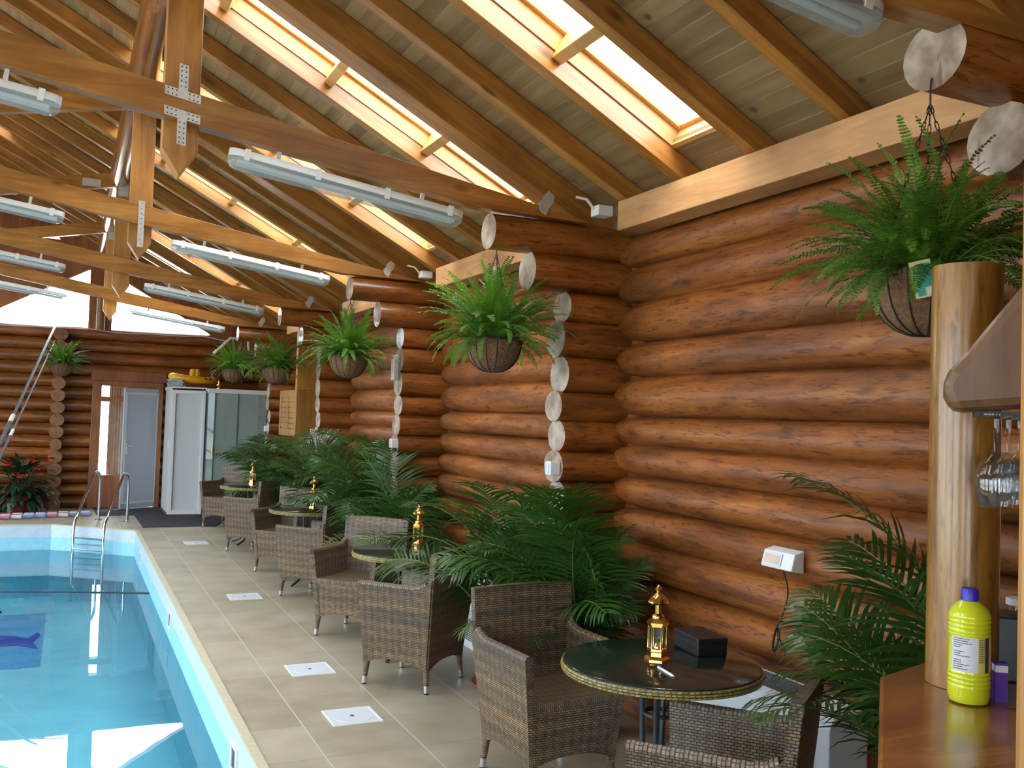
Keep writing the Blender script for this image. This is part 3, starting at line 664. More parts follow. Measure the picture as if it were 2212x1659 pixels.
# rafters
def beam(name, x0, x1, y0, y1, ztop, zbot, m='timber'):
    """sloping timber between x0 and x1; ztop/zbot are offsets below the boarding"""
    Lb = (x1 - x0) / CA
    o = MB().box((0, 0, -zbot * CA), (Lb, y1 - y0, -ztop * CA)).build(name, m, bevel=.004)
    o.matrix_world = SM(x0, y0); return o
RY = [1.35, 2.84, 3.41, 3.985, 4.52, 5.85, 6.43, 7.02, 7.60, 8.65, 9.22, 9.81, 10.4, 11.62, 12.2, 12.78, 13.40, 14.6, 15.2, 15.8, 16.4]
tn = {2: 'the nearest truss', 5: 'the truss with tee plates', 8: 'the truss with the strap plate', 11: 'the third visible truss', 14: 'the farthest truss'}
od = ['first', 'second', 'third', 'fourth', 'fifth']
for i, y in enumerate(RY):
    tq = [q for q in TR if q < y]
    if not tq: lab = 'brown sloping roof rafter over the bar, before the nearest truss'
    else:
        k = sum(tq[-1] < v < y for v in RY)
        lit = y in (3.985, 5.85, 7.60, 9.81, 13.40)
        lab = ('brightly lit roof rafter along a skylight, ' if lit else 'brown sloping roof rafter, ') + od[k] + ' rafter beyond ' + tn[int(tq[-1])]
    tag(beam('roof_rafter', RX + .05, 3.02, y, y + .08, .004, .12), lab, 'rafter', 'sloping roof rafters')
# wall plates in each bay
pls = ['nearest, running above the big hanging fern', 'second, above the second hanging fern', 'third bay along the right wall', 'fourth bay along the right wall', 'behind the bar, over the near right corner']
for (a, b), s in zip(((2.16, 4.56), (5.2, 7.48), (8.2, 10.5), (11.2, 13.5), (-.6, 1.74)), pls):
    o = MB().box((-.08, 0, -.083), (.08, b - a, .083)).build('wall_plate', 'plate_wood', loc=(2.82, a, 2.847), bevel=.004)
    tag(o, 'pale planed timber wall plate, ' + s, 'beam', 'pale wall plates under the rafters')

# trusses
def truss(y):
    t = thing('roof_truss', '', 'roof truss', (0, y, 0), 0, 'timber roof trusses with king posts')
    # king post with pointed foot
    mb = MB(); mb.prism([(.355, 2.97), (.44, 2.84), (.525, 2.97), (.525, 4.22), (.355, 4.22)], -.055, .055, 'y'); mb.build('king_post', 'timber_z', t, bevel=.004)
    # lower chord rising to the left
    zt = lambda x: 2.885 + .170 * (2.62 - x)
    mb = MB(); xs_ = [-2.2, .44, 2.1]
    mb.prism([(-2.2, zt(-2.2)), (-2.2, zt(-2.2) - .15), (.44, zt(.44) - .15), (2.05, 2.875), (2.75, 2.868), (2.75, 2.875), (2.62, 2.90)], -.055 - .045, -.01, 'y')
    mb.build('lower_chord', 'timber', t, bevel=.003)
    Lb = (3.0 - .45) / CA
    o = MB().box((0, -.01, -.185 * CA), (Lb, .18, -.004)).build('principal_rafter', 'timber', t, bevel=.004)
    o.matrix_local = Matrix.Translation((.45, 0, zb(.45))) @ Matrix.Rotation(ANG, 4, 'Y')
    Lb2 = (.40 - RX) / CA
    o = MB().box((0, -.02, -.13 * CA), (Lb2, .05, -.004)).build('principal_rafter', 'timber', t, bevel=.004)
    o.matrix_local = Matrix.Translation((RX, 0, zb(RX))) @ Matrix.Rotation(ANG, 4, 'Y')
    # left half beyond the picture: ridge post, left chord and left rafter
    MB().box((-2.28, -.05, 3.55), (-2.12, .05, zb(RX) - .14)).build('ridge_post', 'timber_z', t, bevel=.004)
    mb = MB(); mb.prism([(-2.2, zt(-2.2)), (-2.2, zt(-2.2) - .15), (-6.08, 3.02), (-6.08, 3.17)], -.10, -.01, 'y'); mb.build('lower_chord', 'timber', t, bevel=.003)
    mb = MB(); mb.prism([(-2.2, zb(RX) - .02), (-2.2, zb(RX) - .18), (-6.08, zb(RX) - .18 - .5 * 3.88), (-6.08, zb(RX) - .02 - .5 * 3.88)], -.04, .04, 'y'); mb.build('principal_rafter', 'timber', t, bevel=.003)
    # left upper strut
    mb = MB(); mb.prism([(.36, 4.03), (.36, 4.185), (-1.9, 3.72), (-1.9, 3.57)], -.04, .04, 'y'); mb.build('upper_strut', 'timber', t, bevel=.003)
    # foot plate over the chord and rafter joint
    mb = MB(); pts = [(-.05, -.10), (.0, -.12), (.035, -.03), (.07, .0), (.08, .07), (.02, .11), (-.03, .06), (-.045, .02), (-.08, -.02), (-.07, -.07)]
    mb.prism([(2.46 + x * .62, 2.955 + z * .62) for x, z in pts], -.108, -.1005, 'y')
    mb.build('nail_plate', 'galv', t)
    return t
def holes(mb, pts, y):
    for x, z in pts: mb.prism([(x + .004 * math.cos(i * PI / 3), z + .004 * math.sin(i * PI / 3)) for i in range(6)], y - .0012, y, 'y')
tl = ['nearest the camera, its king post mostly above the picture', 'nearest visible, with two crossing tee plates on the post', 'second visible, with a long perforated strap on the post', 'third visible, partly behind the strapped one', 'farthest, in front of the gable windows']
t0 = truss(5.0); t0['label'] = 'timber roof truss, ' + tl[1]
others = []
for y, s in ((2.0, tl[0]), (8.0, tl[2]), (11.0, tl[3]), (14.0, tl[4])):
    others.append(dup(t0, 'timber roof truss, ' + s, (0, y, 0)))
for c_ in list(others[0].children):
    if c_.name.startswith('nail_plate'): bpy.data.objects.remove(c_)
# plates special to the trusses
def tee(t, cz, up):
    s = 1 if up else -1; tilt = -.17
    mb = MB(); f = lambda x, z: (.44 + x, cz + z + tilt * x * 1.0)
    mb.prism([f(-.085, -.022), f(.085, -.022), f(.085, .022), f(-.085, .022)], -.1045, -.1005, 'y')
    mb.prism([f(-.022, .022 * s), f(.022, .022 * s), f(.022, .15 * s), f(-.022, .15 * s)][::s], -.1045, -.1005, 'y')
    mb.cur = 1; pts = [f(x, z) for x in (-.07, -.05, -.03, .03, .05, .07) for z in (-.012, .012)] + [f(x, z * s) for x in (-.01, .01) for z in (.04, .065, .09, .115, .138)]
    holes(mb, pts, -.1045); mb.build('tee_plate', ['galv', 'iron'], t)
tee(t0, 3.235, True); tee(t0, 3.135, False)
mb = MB(); mb.box((.42, -.1045, 2.93), (.465, -.1005, 3.29)); mb.cur = 1; holes(mb, [(.4425, 2.95 + .04 * i) for i in range(9)], -.1045); mb.build('strap_plate', ['galv', 'iron'], others[1])
mb = MB(); mb.box((.375, -.059, 3.93), (.475, -.0555, 4.10)); mb.build('post_plate', 'galv', others[2])
mb = MB(); mb.box((.02, -.044, 4.0), (.20, -.0405, 4.08)); mb.build('strut_plate', 'galv', others[2])
mb = MB(); mb.box((.375, -.059, 3.93), (.475, -.0555, 4.10)); mb.build('post_plate', 'galv', others[3])

# ridge logs, one per bay
rls = ['nearest bay', 'second bay', 'third bay, with shiny end', 'fourth bay', 'far bay by the gable']
for (a, b), s in zip(((2.06, 4.94), (5.06, 7.94), (8.06, 10.94), (11.06, 13.94), (14.06, YF - .13)), rls):
    mb = MB(); add_log(mb, 'y', 0, b - a, (0, 0), .105, .105, 20, int(a)); 
    o = mb.build('ridge_log', ['log_gloss', 'log_end'], loc=(.385, a, 4.13), smooth=True)
    tag(o, 'varnished round log under the roof beside the king posts, ' + s, 'log', 'round logs under the roof')

# ------------------------------------------------------------------ fluorescent lamps
def lamp(loc, label):
    t = thing('fluorescent_lamp', label, 'lamp', loc, 0, 'twin tube lamps under the trusses'); t.rotation_euler = (0, .135, 0)
    mb = MB(); L2 = .645
    def cap(x, sy, z0, z1):
        return [(x, sy * c, z) for c, z in ((-1, z0), (-1, (z0 + z1) / 2), (-.8, z1), (.8, z1), (1, (z0 + z1) / 2), (1, z0))]
    xs_ = [-L2, -L2 + .02, -L2 + .05, L2 - .05, L2 - .02, L2]; ws = [.022, .045, .055, .055, .045, .022]
    mb.rings([[(x, w * c, z) for c, z in ((-1, 0), (-1, .022), (-.75, .04), (.75, .04), (1, .022), (1, 0))] for x, w in zip(xs_, ws)]); mb.build('housing', 'white', t, smooth=True)
    mb = MB(); mb.rings([[(x, w * c, z * k) for c, z in ((-1, 0), (-.95, -.03), (-.6, -.055), (.6, -.055), (.95, -.03), (1, 0))] for x, w, k in zip(xs_, ws, (.5, .85, 1, 1, .85, .5))]); mb.build('diffuser_cover', 'diffuser', t, smooth=True)
    for s in (-1, 1):
        mb = MB(); mb.tube([(-.6, s * .022, -.022), (.6, s * .022, -.022)], .013, 10); mb.build('tube', 'white', t, smooth=True)
    for x in (-.56, -.19, .19, .56):
        mb = MB()
        mb.box((x - .014, -.060, -.014), (x + .014, -.054, .044)); mb.box((x - .014, .054, -.014), (x + .014, .060, .044)); mb.box((x - .014, -.054, .040), (x + .014, .054, .044)); mb.build('clip', 'white', t)
    mb = MB()
    for x in (-.4, .4): mb.box((x - .01, -.012, .04), (x + .01, .012, .105))
    mb.box((-.41, -.008, .040), (.41, .008, .046)); mb.build('mounting_bracket', 'white', t)
    return t
l0 = lamp((1.315, 4.96, 2.895), 'long white twin tube lamp under the truss with tee plates, right of the king post')
for y, s in ((7.96, 'second truss, right of the king post'), (10.96, 'third truss, right of the king post'), (13.96, 'farthest truss, against the bright gable window'), (1.96, 'nearest truss, only its end showing top right')):
    dup(l0, 'long white twin tube lamp under the ' + s, (1.315 if y > 2 else 1.36, y, 2.895 if y > 2 else 2.93))
for y, s in ((4.96, 'first visible truss'), (7.96, 'second visible truss'), (10.96, 'third visible truss'), (13.96, 'farthest truss')):
    dup(l0, 'long white twin tube lamp cut by the left picture edge, under the ' + s, (-.74, y, 3.19))
for y, s in ((4.82, 'beside the nearest wall plate end'), (7.82, 'beside the second wall plate end')):
    t = thing('junction_box', 'small grey electrical box above the log end, ' + s, 'electrical box', (2.74, y - .08, 2.875), 0, 'electrical boxes by the trusses')
    MB().box((-.05, -.05, 0), (.05, .04, .06)).build('box_body', 'white', t, bevel=.006)
    mb = MB(); mb.tube([(-.05, 0, .04), (-.10, .0, .09), (-.16, .02, .10)], .008, 6); mb.build('lead', 'white', t, smooth=True)

# ------------------------------------------------------------------ rattan armchairs
def lerp(a, b, t): return a + (b - a) * t
def chair(loc, rz, label):
    t = thing('rattan_armchair', label, 'chair', loc, rz, 'rattan armchairs round the tables')
    def xw(z): return lerp(.232, .290, min(1, max(0, (z - .16) / .50)))      # half width outside
    def yb(z): return lerp(.232, .300, min(1, max(0, (z - .16) / .70)))      # back
    def yf(z): return -lerp(.232, .262, min(1, max(0, (z - .16) / .47)))     # front
    def arch(s): return .128 + .05 * max(0, 1 - (2 * s - 1) ** 2) ** .8     # cut-out between the legs, s 0..1
    th = .040
    for sx, nm in ((-1, 'left'), (1, 'right')):
        G, H, U = [], [], []; nz, ns = 9, 13
        for i in range(nz):
            g, h, u = [], [], []
            for j in range(ns):
                s = j / (ns - 1)
                zt = .630 + .015 * (s < .08) * 0 + (.07 * max(0, (s - .72) / .28) ** 2.2)
                z0 = arch(s); z = lerp(z0, zt, i / (nz - 1))
                y = lerp(yf(z), yb(z) - .01, s); x = xw(z)
                g.append((sx * x, y, z)); h.append((sx * (x - th), y, z)); u.append((y, z))
            G.append(g); H.append(h); U.append(u)
        mb = MB(); mb.slab(G, H, U); mb.build('armrest_panel', 'wicker', t, smooth=True)
        mb = MB(); mb.tube([((sx * (xw(.63) - th / 2)), lerp(yf(.63), yb(.63), s) , .630 + (.07 * max(0, (s - .72) / .28) ** 2.2)) for s in [q / 12 for q in range(12)]], .022, 8)
        for p in range(len(mb.f)): mb.uv[p] = [(0, 0), (.012, 0), (.012, .03), (0, .03)] if len(mb.f[p]) == 4 else None
        mb.build('arm_roll', 'wicker', t, smooth=True)
    G, H, U = [], [], []
    for i in range(12):
        g, h, u = [], [], []
        for j in range(13):
            s = j / 12; z0 = arch(s); zt = .865 - .006 * (2 * s - 1) ** 2; z = lerp(z0, zt, i / 11); w = xw(min(z, .66)) - .012 + .004 * max(0, (z - .62) / .24)
            x = lerp(-w, w, s); y = yb(z) + .012 * (1 - (2 * s - 1) ** 2) * (z > .4)
            g.append((x, y, z)); h.append((x, y - th, z)); u.append((x, z))
        G.append(g); H.append(h); U.append(u)
    mb = MB(); mb.slab(G, H, U); mb.build('backrest', 'wicker', t, smooth=True)
    G, H, U = [], [], []
    for i in range(6):
        g, h, u = [], [], []
        for j in range(13):
            s = j / 12; z = lerp(arch(s), .425, i / 5); w = xw(z) - .012; x = lerp(-w, w, s); y = yf(z) + .004
            g.append((x, y, z)); h.append((x, y + .03, z)); u.append((x, z))
        G.append(g); H.append(h); U.append(u)
    mb = MB(); mb.slab(G, H, U); mb.build('front_panel', 'wicker', t, smooth=True)
    G, H, U = [], [], []
    for i in range(7):
        y = lerp(yf(.43) + .002, yb(.43) - .03, i / 6); r = [lerp(-.225, .225, j / 8) for j in range(9)]
        G.append([(x, y, .432 - .010 * math.cos(x * 6) * math.sin(PI * i / 6)) for x in r]); H.append([(x, y, .395) for x in r]); U.append([(x, y) for x in r])
    mb = MB(); mb.slab(G, H, U); mb.build('seat', 'wicker', t, smooth=True)
    for sx in (-1, 1):
        for sy in (-1, 1):
            mb = MB(); mb.tube([(sx * .208, sy * .208, .20), (sx * .222, sy * .222, .045)], [.021, .0155], 12)
            for p in range(len(mb.f)): mb.uv[p] = [(0, 0), (.01, 0), (.01, .17), (0, .17)] if len(mb.f[p]) == 4 else None
            lg = mb.build('leg', 'wicker', t, smooth=True)
            mb = MB(); mb.tube([(sx * .222, sy * .222, .05), (sx * .2245, sy * .2245, .008)], .0165, 12); mb.build('metal_tip', 'steel', lg, smooth=True)
            mb = MB(); mb.lathe([(.015, 0), (.015, .010)], 12, (sx * .2245, sy * .2245, 0)); mb.build('glide', 'black', lg)
    return t
D = math.radians
c0 = chair((2.07, 5.80, 0), D(-140), 'rattan armchair seen from behind, nearest side of the second table')
cl = [((2.13, 4.05), 4, 'rattan armchair facing the camera, beyond the nearest table'), ((2.09, 2.67), -140, 'rattan armchair cut by the bottom edge, in front of the nearest table'),
      ((2.09, 7.19), -45, 'rattan armchair with open seat on the far side of the second table'), ((2.14, 8.76), -140, 'rattan armchair with its back to us at the third table'),
      ((2.16, 10.19), -45, 'rattan armchair on the far side of the third table'), ((2.09, 11.67), -140, 'rattan armchair with its back to us at the fourth table'),
      ((2.11, 14.10), -45, 'farthest rattan armchair, just before the glass shower cabin')]
for (x, y), a, s in cl: dup(c0, s, (x, y, 0), D(a))

# ------------------------------------------------------------------ tables and lanterns
def table(loc, label):
    t = thing('bistro_table', label, 'table', loc, 0, 'round glass topped tables')
    R = .40
    mb = MB(); mb.lathe([(R - .02, .715), (R - .006, .715), (R - .004, .730), (R - .012, .734), (0.001, .734)], 72); mb.build('tabletop', 'table_glass', t, smooth=True)
    mb = MB(); seg = 120; prof = [(R - .01, .727), (R + .004, .723), (R + .008, .710), (R + .004, .694), (R - .012, .692)]
    for k in range(len(prof) - 1):
        for i in range(seg):
            a0, a1 = 2 * PI * i / seg, 2 * PI * (i + 1) / seg; o = len(mb.v)
            (r0, z0), (r1, z1) = prof[k], prof[k + 1]
            w = .0035 * math.sin(i * PI / 2 + (k % 2) * PI / 2)
            mb.v += [(r0 * math.cos(a0), r0 * math.sin(a0), z0), (r0 * math.cos(a1), r0 * math.sin(a1), z0), (r1 * math.cos(a1), r1 * math.sin(a1), z1), (r1 * math.cos(a0), r1 * math.sin(a0), z1)]
            u0, u1 = a0 * R, a1 * R; sh = .011 * k
            mb.face([o, o + 1, o + 2, o + 3], [(u0 + sh, z0), (u1 + sh, z0), (u1 + sh + .011, z1), (u0 + sh + .011, z1)])
    mb.build('braided_rim', 'braid', t, smooth=True)
    mb = MB(); mb.lathe([(R - .02, .69), (R - .02, .714), (R - .05, .714), (R - .05, .69)], 48, caps=False); mb.box((-.36, -.012, .695), (.36, .012, .713)); mb.box((-.012, -.36, .695), (.012, .36, .713)); mb.build('top_frame', 'dark_metal', t)
    for i in range(4):
        a = PI / 4 + i * PI / 2; c, s = math.cos(a), math.sin(a)
        mb = MB(); mb.tube([(c * .13, s * .13, .70), (c * .075, s * .075, .64), (c * .068, s * .068, .40), (c * .075, s * .075, .16), (c * .17, s * .17, .05), (c * .29, s * .29, .012)], .0125, 10); mb.build('leg', 'dark_metal', t, smooth=True)
    mb = MB()
    for z in (.30, .52): mb.lathe([(.055, z), (.070, z), (.070, z + .012), (.055, z + .012)], 24, caps=False)
    mb.build('leg_ring', 'dark_metal', t)
    return t
tb = table((2.22, 3.25, 0), 'round glass table nearest the camera, with black box and pen')
for (x, y), s in (((2.24, 6.45), 'second from the camera, palm fronds hanging over it'), ((2.22, 9.40), 'third from the camera'), ((2.16, 12.30), 'farthest, before the shower cabin')):
    dup(tb, 'round glass table with braided rim, ' + s, (x, y, 0))
def lantern(loc, label):
    t = thing('brass_lantern', label, 'lantern', loc, .35, 'brass lanterns on the tables')
    def hexp(r, z, ph=0): return [(r * math.cos(PI / 3 * i + ph), r * math.sin(PI / 3 * i + ph), z) for i in range(6)]
    mb = MB(); mb.rings([hexp(r, z) for r, z in ((.052, 0), (.052, .010), (.044, .020), (.040, .022), (.040, .038), (.043, .042))]); mb.build('base', 'brass', t)
    mb = MB()
    for i in range(6):
        a = PI / 3 * i; mb.tube([(.037 * math.cos(a), .037 * math.sin(a), .04), (.037 * math.cos(a), .037 * math.sin(a), .150)], .0035, 6)
    for z in (.042, .140):
        mb.rings([hexp(.041, z), hexp(.041, z + .009), hexp(.034, z + .009), hexp(.034, z)], caps=False)
    mb.build('frame', 'brass', t)
    mb = MB(); mb.rings([hexp(.0345, .045), hexp(.0345, .148)], caps=False); mb.build('lantern_glass', 'tumbler', t)
    mb = MB(); mb.lathe([(.014, .042), (.014, .055), (.010, .066), (.006, .072)], 12); mb.build('candle_cup', 'brass', t, smooth=True)
    mb = MB(); mb.rings([hexp(r, z) for r, z in ((.046, .149), (.046, .156), (.030, .170), (.024, .172))]); mb.build('roof', 'brass', t)
    mb = MB(); mb.lathe([(.024, .170), (.026, .178), (.022, .186), (.013, .190), (.013, .225), (.020, .228), (.040, .230), (.043, .236), (.036, .250), (.020, .266), (.010, .272), (.008, .278), (.014, .284), (.015, .290), (.009, .298), (.002, .305)], 24); mb.build('chimney_cap', 'brass', t, smooth=True)
    return t
la = lantern((2.205, 3.26, .734), 'brass lantern on the nearest table beside the black box')
for (x, y), s in (((2.36, 6.62), 'second table'), ((2.28, 9.56), 'third table'), ((2.18, 12.50), 'farthest table')):
    dup(la, 'small brass hexagonal lantern standing on the ' + s, (x, y, .734))
t = thing('black_box', 'flat black box lying on the nearest glass table', 'box', (2.485, 3.345, .734), D(-8))
MB().box((-.068, -.10, 0), (.068, .12, .052)).build('box_body', 'black', t, bevel=.003); MB().box((-.070, -.102, .052), (.070, .122, .074)).build('lid', 'black', t, bevel=.003)
t = thing('pen', 'white and blue pen lying on the nearest glass table', 'pen', (2.13, 3.085, .7395), D(-98))
mb = MB(); mb.rings([[(x, r * math.cos(k * PI / 5), r * math.sin(k * PI / 5)) for k in range(10)] for x, r in ((-.07, .004), (-.066, .0055), (.05, .0055), (.066, .002), (.07, .001))]); mb.build('barrel', 'white', t, smooth=True)
MB().box((-.068, -.0015, .0055), (-.03, .0015, .0075)).build('clip', 'cap_blue', t)

# ------------------------------------------------------------------ heaters along the wall
def heater(loc, label, Lh=.98):
    t = thing('fan_heater', label, 'heater', loc, 0, 'white heaters along the log wall')
    mb = MB(); pr = [(0, .05), (0, .53), (.012, .565), (.045, .585), (.20, .60), (.20, .05)]
    mb.prism(pr, 0, Lh, 'y'); mb.build('casing', 'ac_white', t, bevel=.006)
    mb = MB()
    for i in range(11): x = .045 + i * .0125; mb.box((x, .16, .584 + (x - .045) * .095 + .0005), (x + .006, Lh - .10, .588 + (x - .045) * .095))
    mb.build('top_grille', 'slot', t)
    mb = MB()
    for i in range(11): mb.box((-.003, .04, .07 + i * .014), (.001, Lh - .04, .077 + i * .014))
    mb.build('front_grille', 'slot', t)
    MB().box((.02, .02, 0), (.20, Lh - .02, .05)).build('plinth', 'ac_white', t)
    mb = MB(); mb.lathe([(.016, 0), (.016, .002)], 20); b = mb.build('badge', 'slot', t); b.scale = (.55, 1.5, 1); b.rotation_euler = (0, -PI / 2, 0); b.location = (-.0005, .12, .44)
    mb = MB(); mb.lathe([(.0135, 0), (.0135, .0026)], 20); b = mb.build('badge_face', 'ac_white', t); b.scale = (.5, 1.45, 1); b.rotation_euler = (0, -PI / 2, 0); b.location = (-.0005, .12, .44)
    return t
ha = heater((2.71, 2.82, 0), 'white wall heater behind the nearest table and chair')
dup(ha, 'white wall heater seen between the second and third chairs, by the terracotta saucer', (2.71, 6.05, 0)); dup(ha, 'white wall heater glimpsed beside the third table', (2.71, 9.1, 0))

# ------------------------------------------------------------------ palms
def leaflet(mb, base, d, up, L, w, droop, nseg=4):
    d = d.normalized(); side = d.cross(up).normalized(); o = len(mb.v); p = Vector(base); cur = d.copy()
    for i in range(nseg + 1):
        s = i / nseg; ww = w * (.45 + 1.1 * s if s < .35 else .835 * (1 - ((s - .35) / .65) ** 1.6) + .02)
        mb.v += [tuple(p - side * ww / 2), tuple(p + side * ww / 2)]
        cur = (cur + Vector((0, 0, -droop / nseg * (1 + s)))).normalized(); p = p + cur * (L / nseg)
    for i in range(nseg): mb.face([o + 2 * i, o + 2 * i + 1, o + 2 * i + 3, o + 2 * i + 2])
def palm_frond(Lf, npair, lw, ll, seed, arch=1.0, dry=False):
    """frond mesh along +x rising and arching over; returns mesh data"""
    rnd = random.Random(seed); mb = MB(); mb.cur = 1; pts = []; p = Vector((0, 0, 0)); el = math.radians(80); n = 16
    for i in range(n + 1):
        pts.append(p.copy()); s = i / n; e = el - arch * math.radians(95) * s ** 1.5
        p = p + Vector((math.cos(e), 0, math.sin(e))) * (Lf / n)
    mb.tube(pts, [lerp(.0075, .0016, i / n) for i in range(n + 1)], 5)
    mb.cur = 0
    for k in range(npair):
        s = .28 + .72 * (k + .5) / npair; f = s * n; i = min(n - 1, int(f)); q = pts[i].lerp(pts[i + 1], f - i); tn = (pts[i + 1] - pts[i]).normalized()
        env = math.sin(PI * (.16 + .80 * (s - .28) / .72)) ** .7
        for sd in (-1, 1):
            nrm = Vector((-tn.z, 0, tn.x)); lat = Vector((0, sd, 0))
            d = tn * (.55 + .5 * s) + lat * 1.0 + nrm * .32 + Vector((rnd.uniform(-.1, .1), rnd.uniform(-.1, .1), rnd.uniform(-.12, .12)))
            leaflet(mb, q, d, nrm, ll * env * rnd.uniform(.85, 1.1), lw, rnd.uniform(.35, .75))
    o = mb.build('frond_source', ['palm_dry' if dry else 'palm', 'stem'], fix=False); me = o.data; bpy.data.objects.remove(o); return me
PF = [palm_frond(1.15, 30, .021, .34, 1), palm_frond(1.0, 26, .020, .30, 2, 1.15), palm_frond(1.3, 32, .022, .36, 3, .85), palm_frond(.8, 22, .018, .25, 4, 1.3)]
PFD = palm_frond(.8, 20, .014, .22, 9, 1.5, True)
PV = {m_.name: [tuple(v.co) for v in list(m_.vertices)] for m_ in PF + [PFD]}
def palm(loc, n, sc, seed, label, pot=.17, lean=(0, 0), saucer=True, amin=0, amax=2 * PI, hero=()):
    rnd = random.Random(seed); t = thing('potted_palm', label, 'plant', loc, rnd.uniform(0, .4), 'potted palms along the log wall')
    mb = MB(); mb.lathe([(pot * .72, .02), (pot, .27), (pot * 1.07, .27), (pot * 1.07, .31), (pot * .95, .31), (pot * .95, .27)], 28); mb.build('pot', 'terracotta', t, smooth=True)
    if saucer: mb = MB(); mb.lathe([(pot * .9, .0), (pot * 1.12, .035), (pot * 1.06, .035), (pot * .86, .012)], 28); mb.build('saucer', 'terracotta', t, smooth=True)
    mb = MB(); mb.lathe([(pot * .94, .27), (pot * .94, .285)], 20); mb.build('soil', 'soil', t)
    for az, tl_, tw, s, mi in hero:
        o = bpy.data.objects.new('frond', PF[mi]); COL.objects.link(o); o.parent = t; o.location = (0, 0, .28); o.scale = (s, s, s)
        o.rotation_euler = (Matrix.Rotation(D(az) - t.rotation_euler[2], 3, 'Z') @ Matrix.Rotation(tl_, 3, 'Y') @ Matrix.Rotation(tw, 3, 'X')).to_euler()
    for i in range(n):
        me = PFD if rnd.random() < .07 else rnd.choice(PF)
        o = bpy.data.objects.new('frond', me); COL.objects.link(o); o.parent = t
        a = lerp(amin, amax, (i + rnd.uniform(-.3, .3)) / n); q = rnd.random()
        rr = pot * .5 * rnd.random(); o.location = (rr * math.cos(a), rr * math.sin(a), .28)
        s = sc * rnd.uniform(.78, 1.12); cw = max(0, math.cos(a + t.rotation_euler[2])); s *= 1 - .38 * cw
        tl_ = -.34 * cw + (rnd.uniform(-.34, .20) if q > .35 else rnd.uniform(-.42, -.15))
        tw = rnd.uniform(-.5, .5)
        for q_ in range(18):                      # keep the leaves on the room side of the log wall
            rm_ = Matrix.Rotation(t.rotation_euler[2], 3, 'Z') @ Matrix.Rotation(a, 3, 'Z') @ Matrix.Rotation(tl_, 3, 'Y') @ Matrix.Rotation(tw, 3, 'X'); ex = rm_[0]
            lx = (Matrix.Rotation(t.rotation_euler[2], 3, 'Z') @ o.location)[0] + loc[0]
            mxx = max(ex[0] * v[0] + ex[1] * v[1] + ex[2] * v[2] for v in PV[me.name]) * s + lx
            if mxx < 2.925: break
            s *= .93; tl_ -= .10
        o.rotation_euler = (Matrix.Rotation(a, 3, 'Z') @ Matrix.Rotation(tl_, 3, 'Y') @ Matrix.Rotation(tw, 3, 'X')).to_euler()
        o.scale = (s, s, s)
    return t
palm((2.70, 2.14, 0), 26, .80, 31, 'tall green palm between the nearest heater and the bar counter', .15, hero=((118, -.18, .15, 1.2, 2), (95, -.40, -.2, 1.1, 0), (175, -.25, .1, .95, 2), (140, .15, .2, 1.0, 1)))
palm((2.60, 4.55, 0), 34, 1.0, 12, 'large bushy palm directly behind the chair beyond the nearest table')
palm((2.55, 5.50, 0), 28, 1.12, 13, 'palm leaning over the second table, with terracotta saucer on the deck')
palm((2.58, 7.60, 0), 26, 1.12, 14, 'palm behind the second pair of chairs, left of the first log end column')
palm((2.62, 8.55, 0), 26, 1.12, 15, 'bushy palm in the middle of the row, behind the third table')
palm((2.58, 10.7, 0), 26, 1.12, 16, 'palm below the third hanging fern')
palm((2.55, 11.6, 0), 26, 1.12, 17, 'palm behind the farthest table, under the wooden cupboard')
palm((2.55, 13.2, 0), 26, 1.12, 18, 'farthest palm, in front of the glass shower cabin')

# ------------------------------------------------------------------ hanging ferns
def fern_frond(Lf, npair, pl, seed, el0=60, arch=110, detail=2):
    rnd = random.Random(seed); mb = MB(); pts = []; p = Vector((0, 0, 0)); n = 12
    for i in range(n + 1):
        pts.append(p.copy()); s = i / n; e = math.radians(el0 - arch * s ** 1.3); p = p + Vector((math.cos(e), 0, math.sin(e))) * (Lf / n)
    mb.cur = 1; mb.tube(pts, [lerp(.0022, .0007, i / n) for i in range(n + 1)], 4); mb.cur = 0
    for k in range(npair):
        s = .10 + .90 * (k + .5) / npair; f = s * n; i = min(n - 1, int(f)); q = pts[i].lerp(pts[i + 1], f - i); tn = (pts[i + 1] - pts[i]).normalized(); nrm = Vector((-tn.z, 0, tn.x))
        env = math.sin(PI * min(1, .12 + .86 * s)) ** .55
        for sd in (-1, 1):
            d = tn * .28 + Vector((0, sd, 0)) + nrm * rnd.uniform(-.05, .35)
            leaflet(mb, q, d, nrm, pl * env * rnd.uniform(.9, 1.1), Lf / npair * .95, rnd.uniform(.1, .5), detail)
    o = mb.build('frond_source', ['fern', 'stem'], fix=False); me = o.data; bpy.data.objects.remove(o); return me
FF = [fern_frond(.36, 38, .024, 1, 58, 70), fern_frond(.33, 34, .023, 2, 42, 85), fern_frond(.38, 40, .025, 3, 70, 62), fern_frond(.30, 32, .022, 4, 30, 95)]
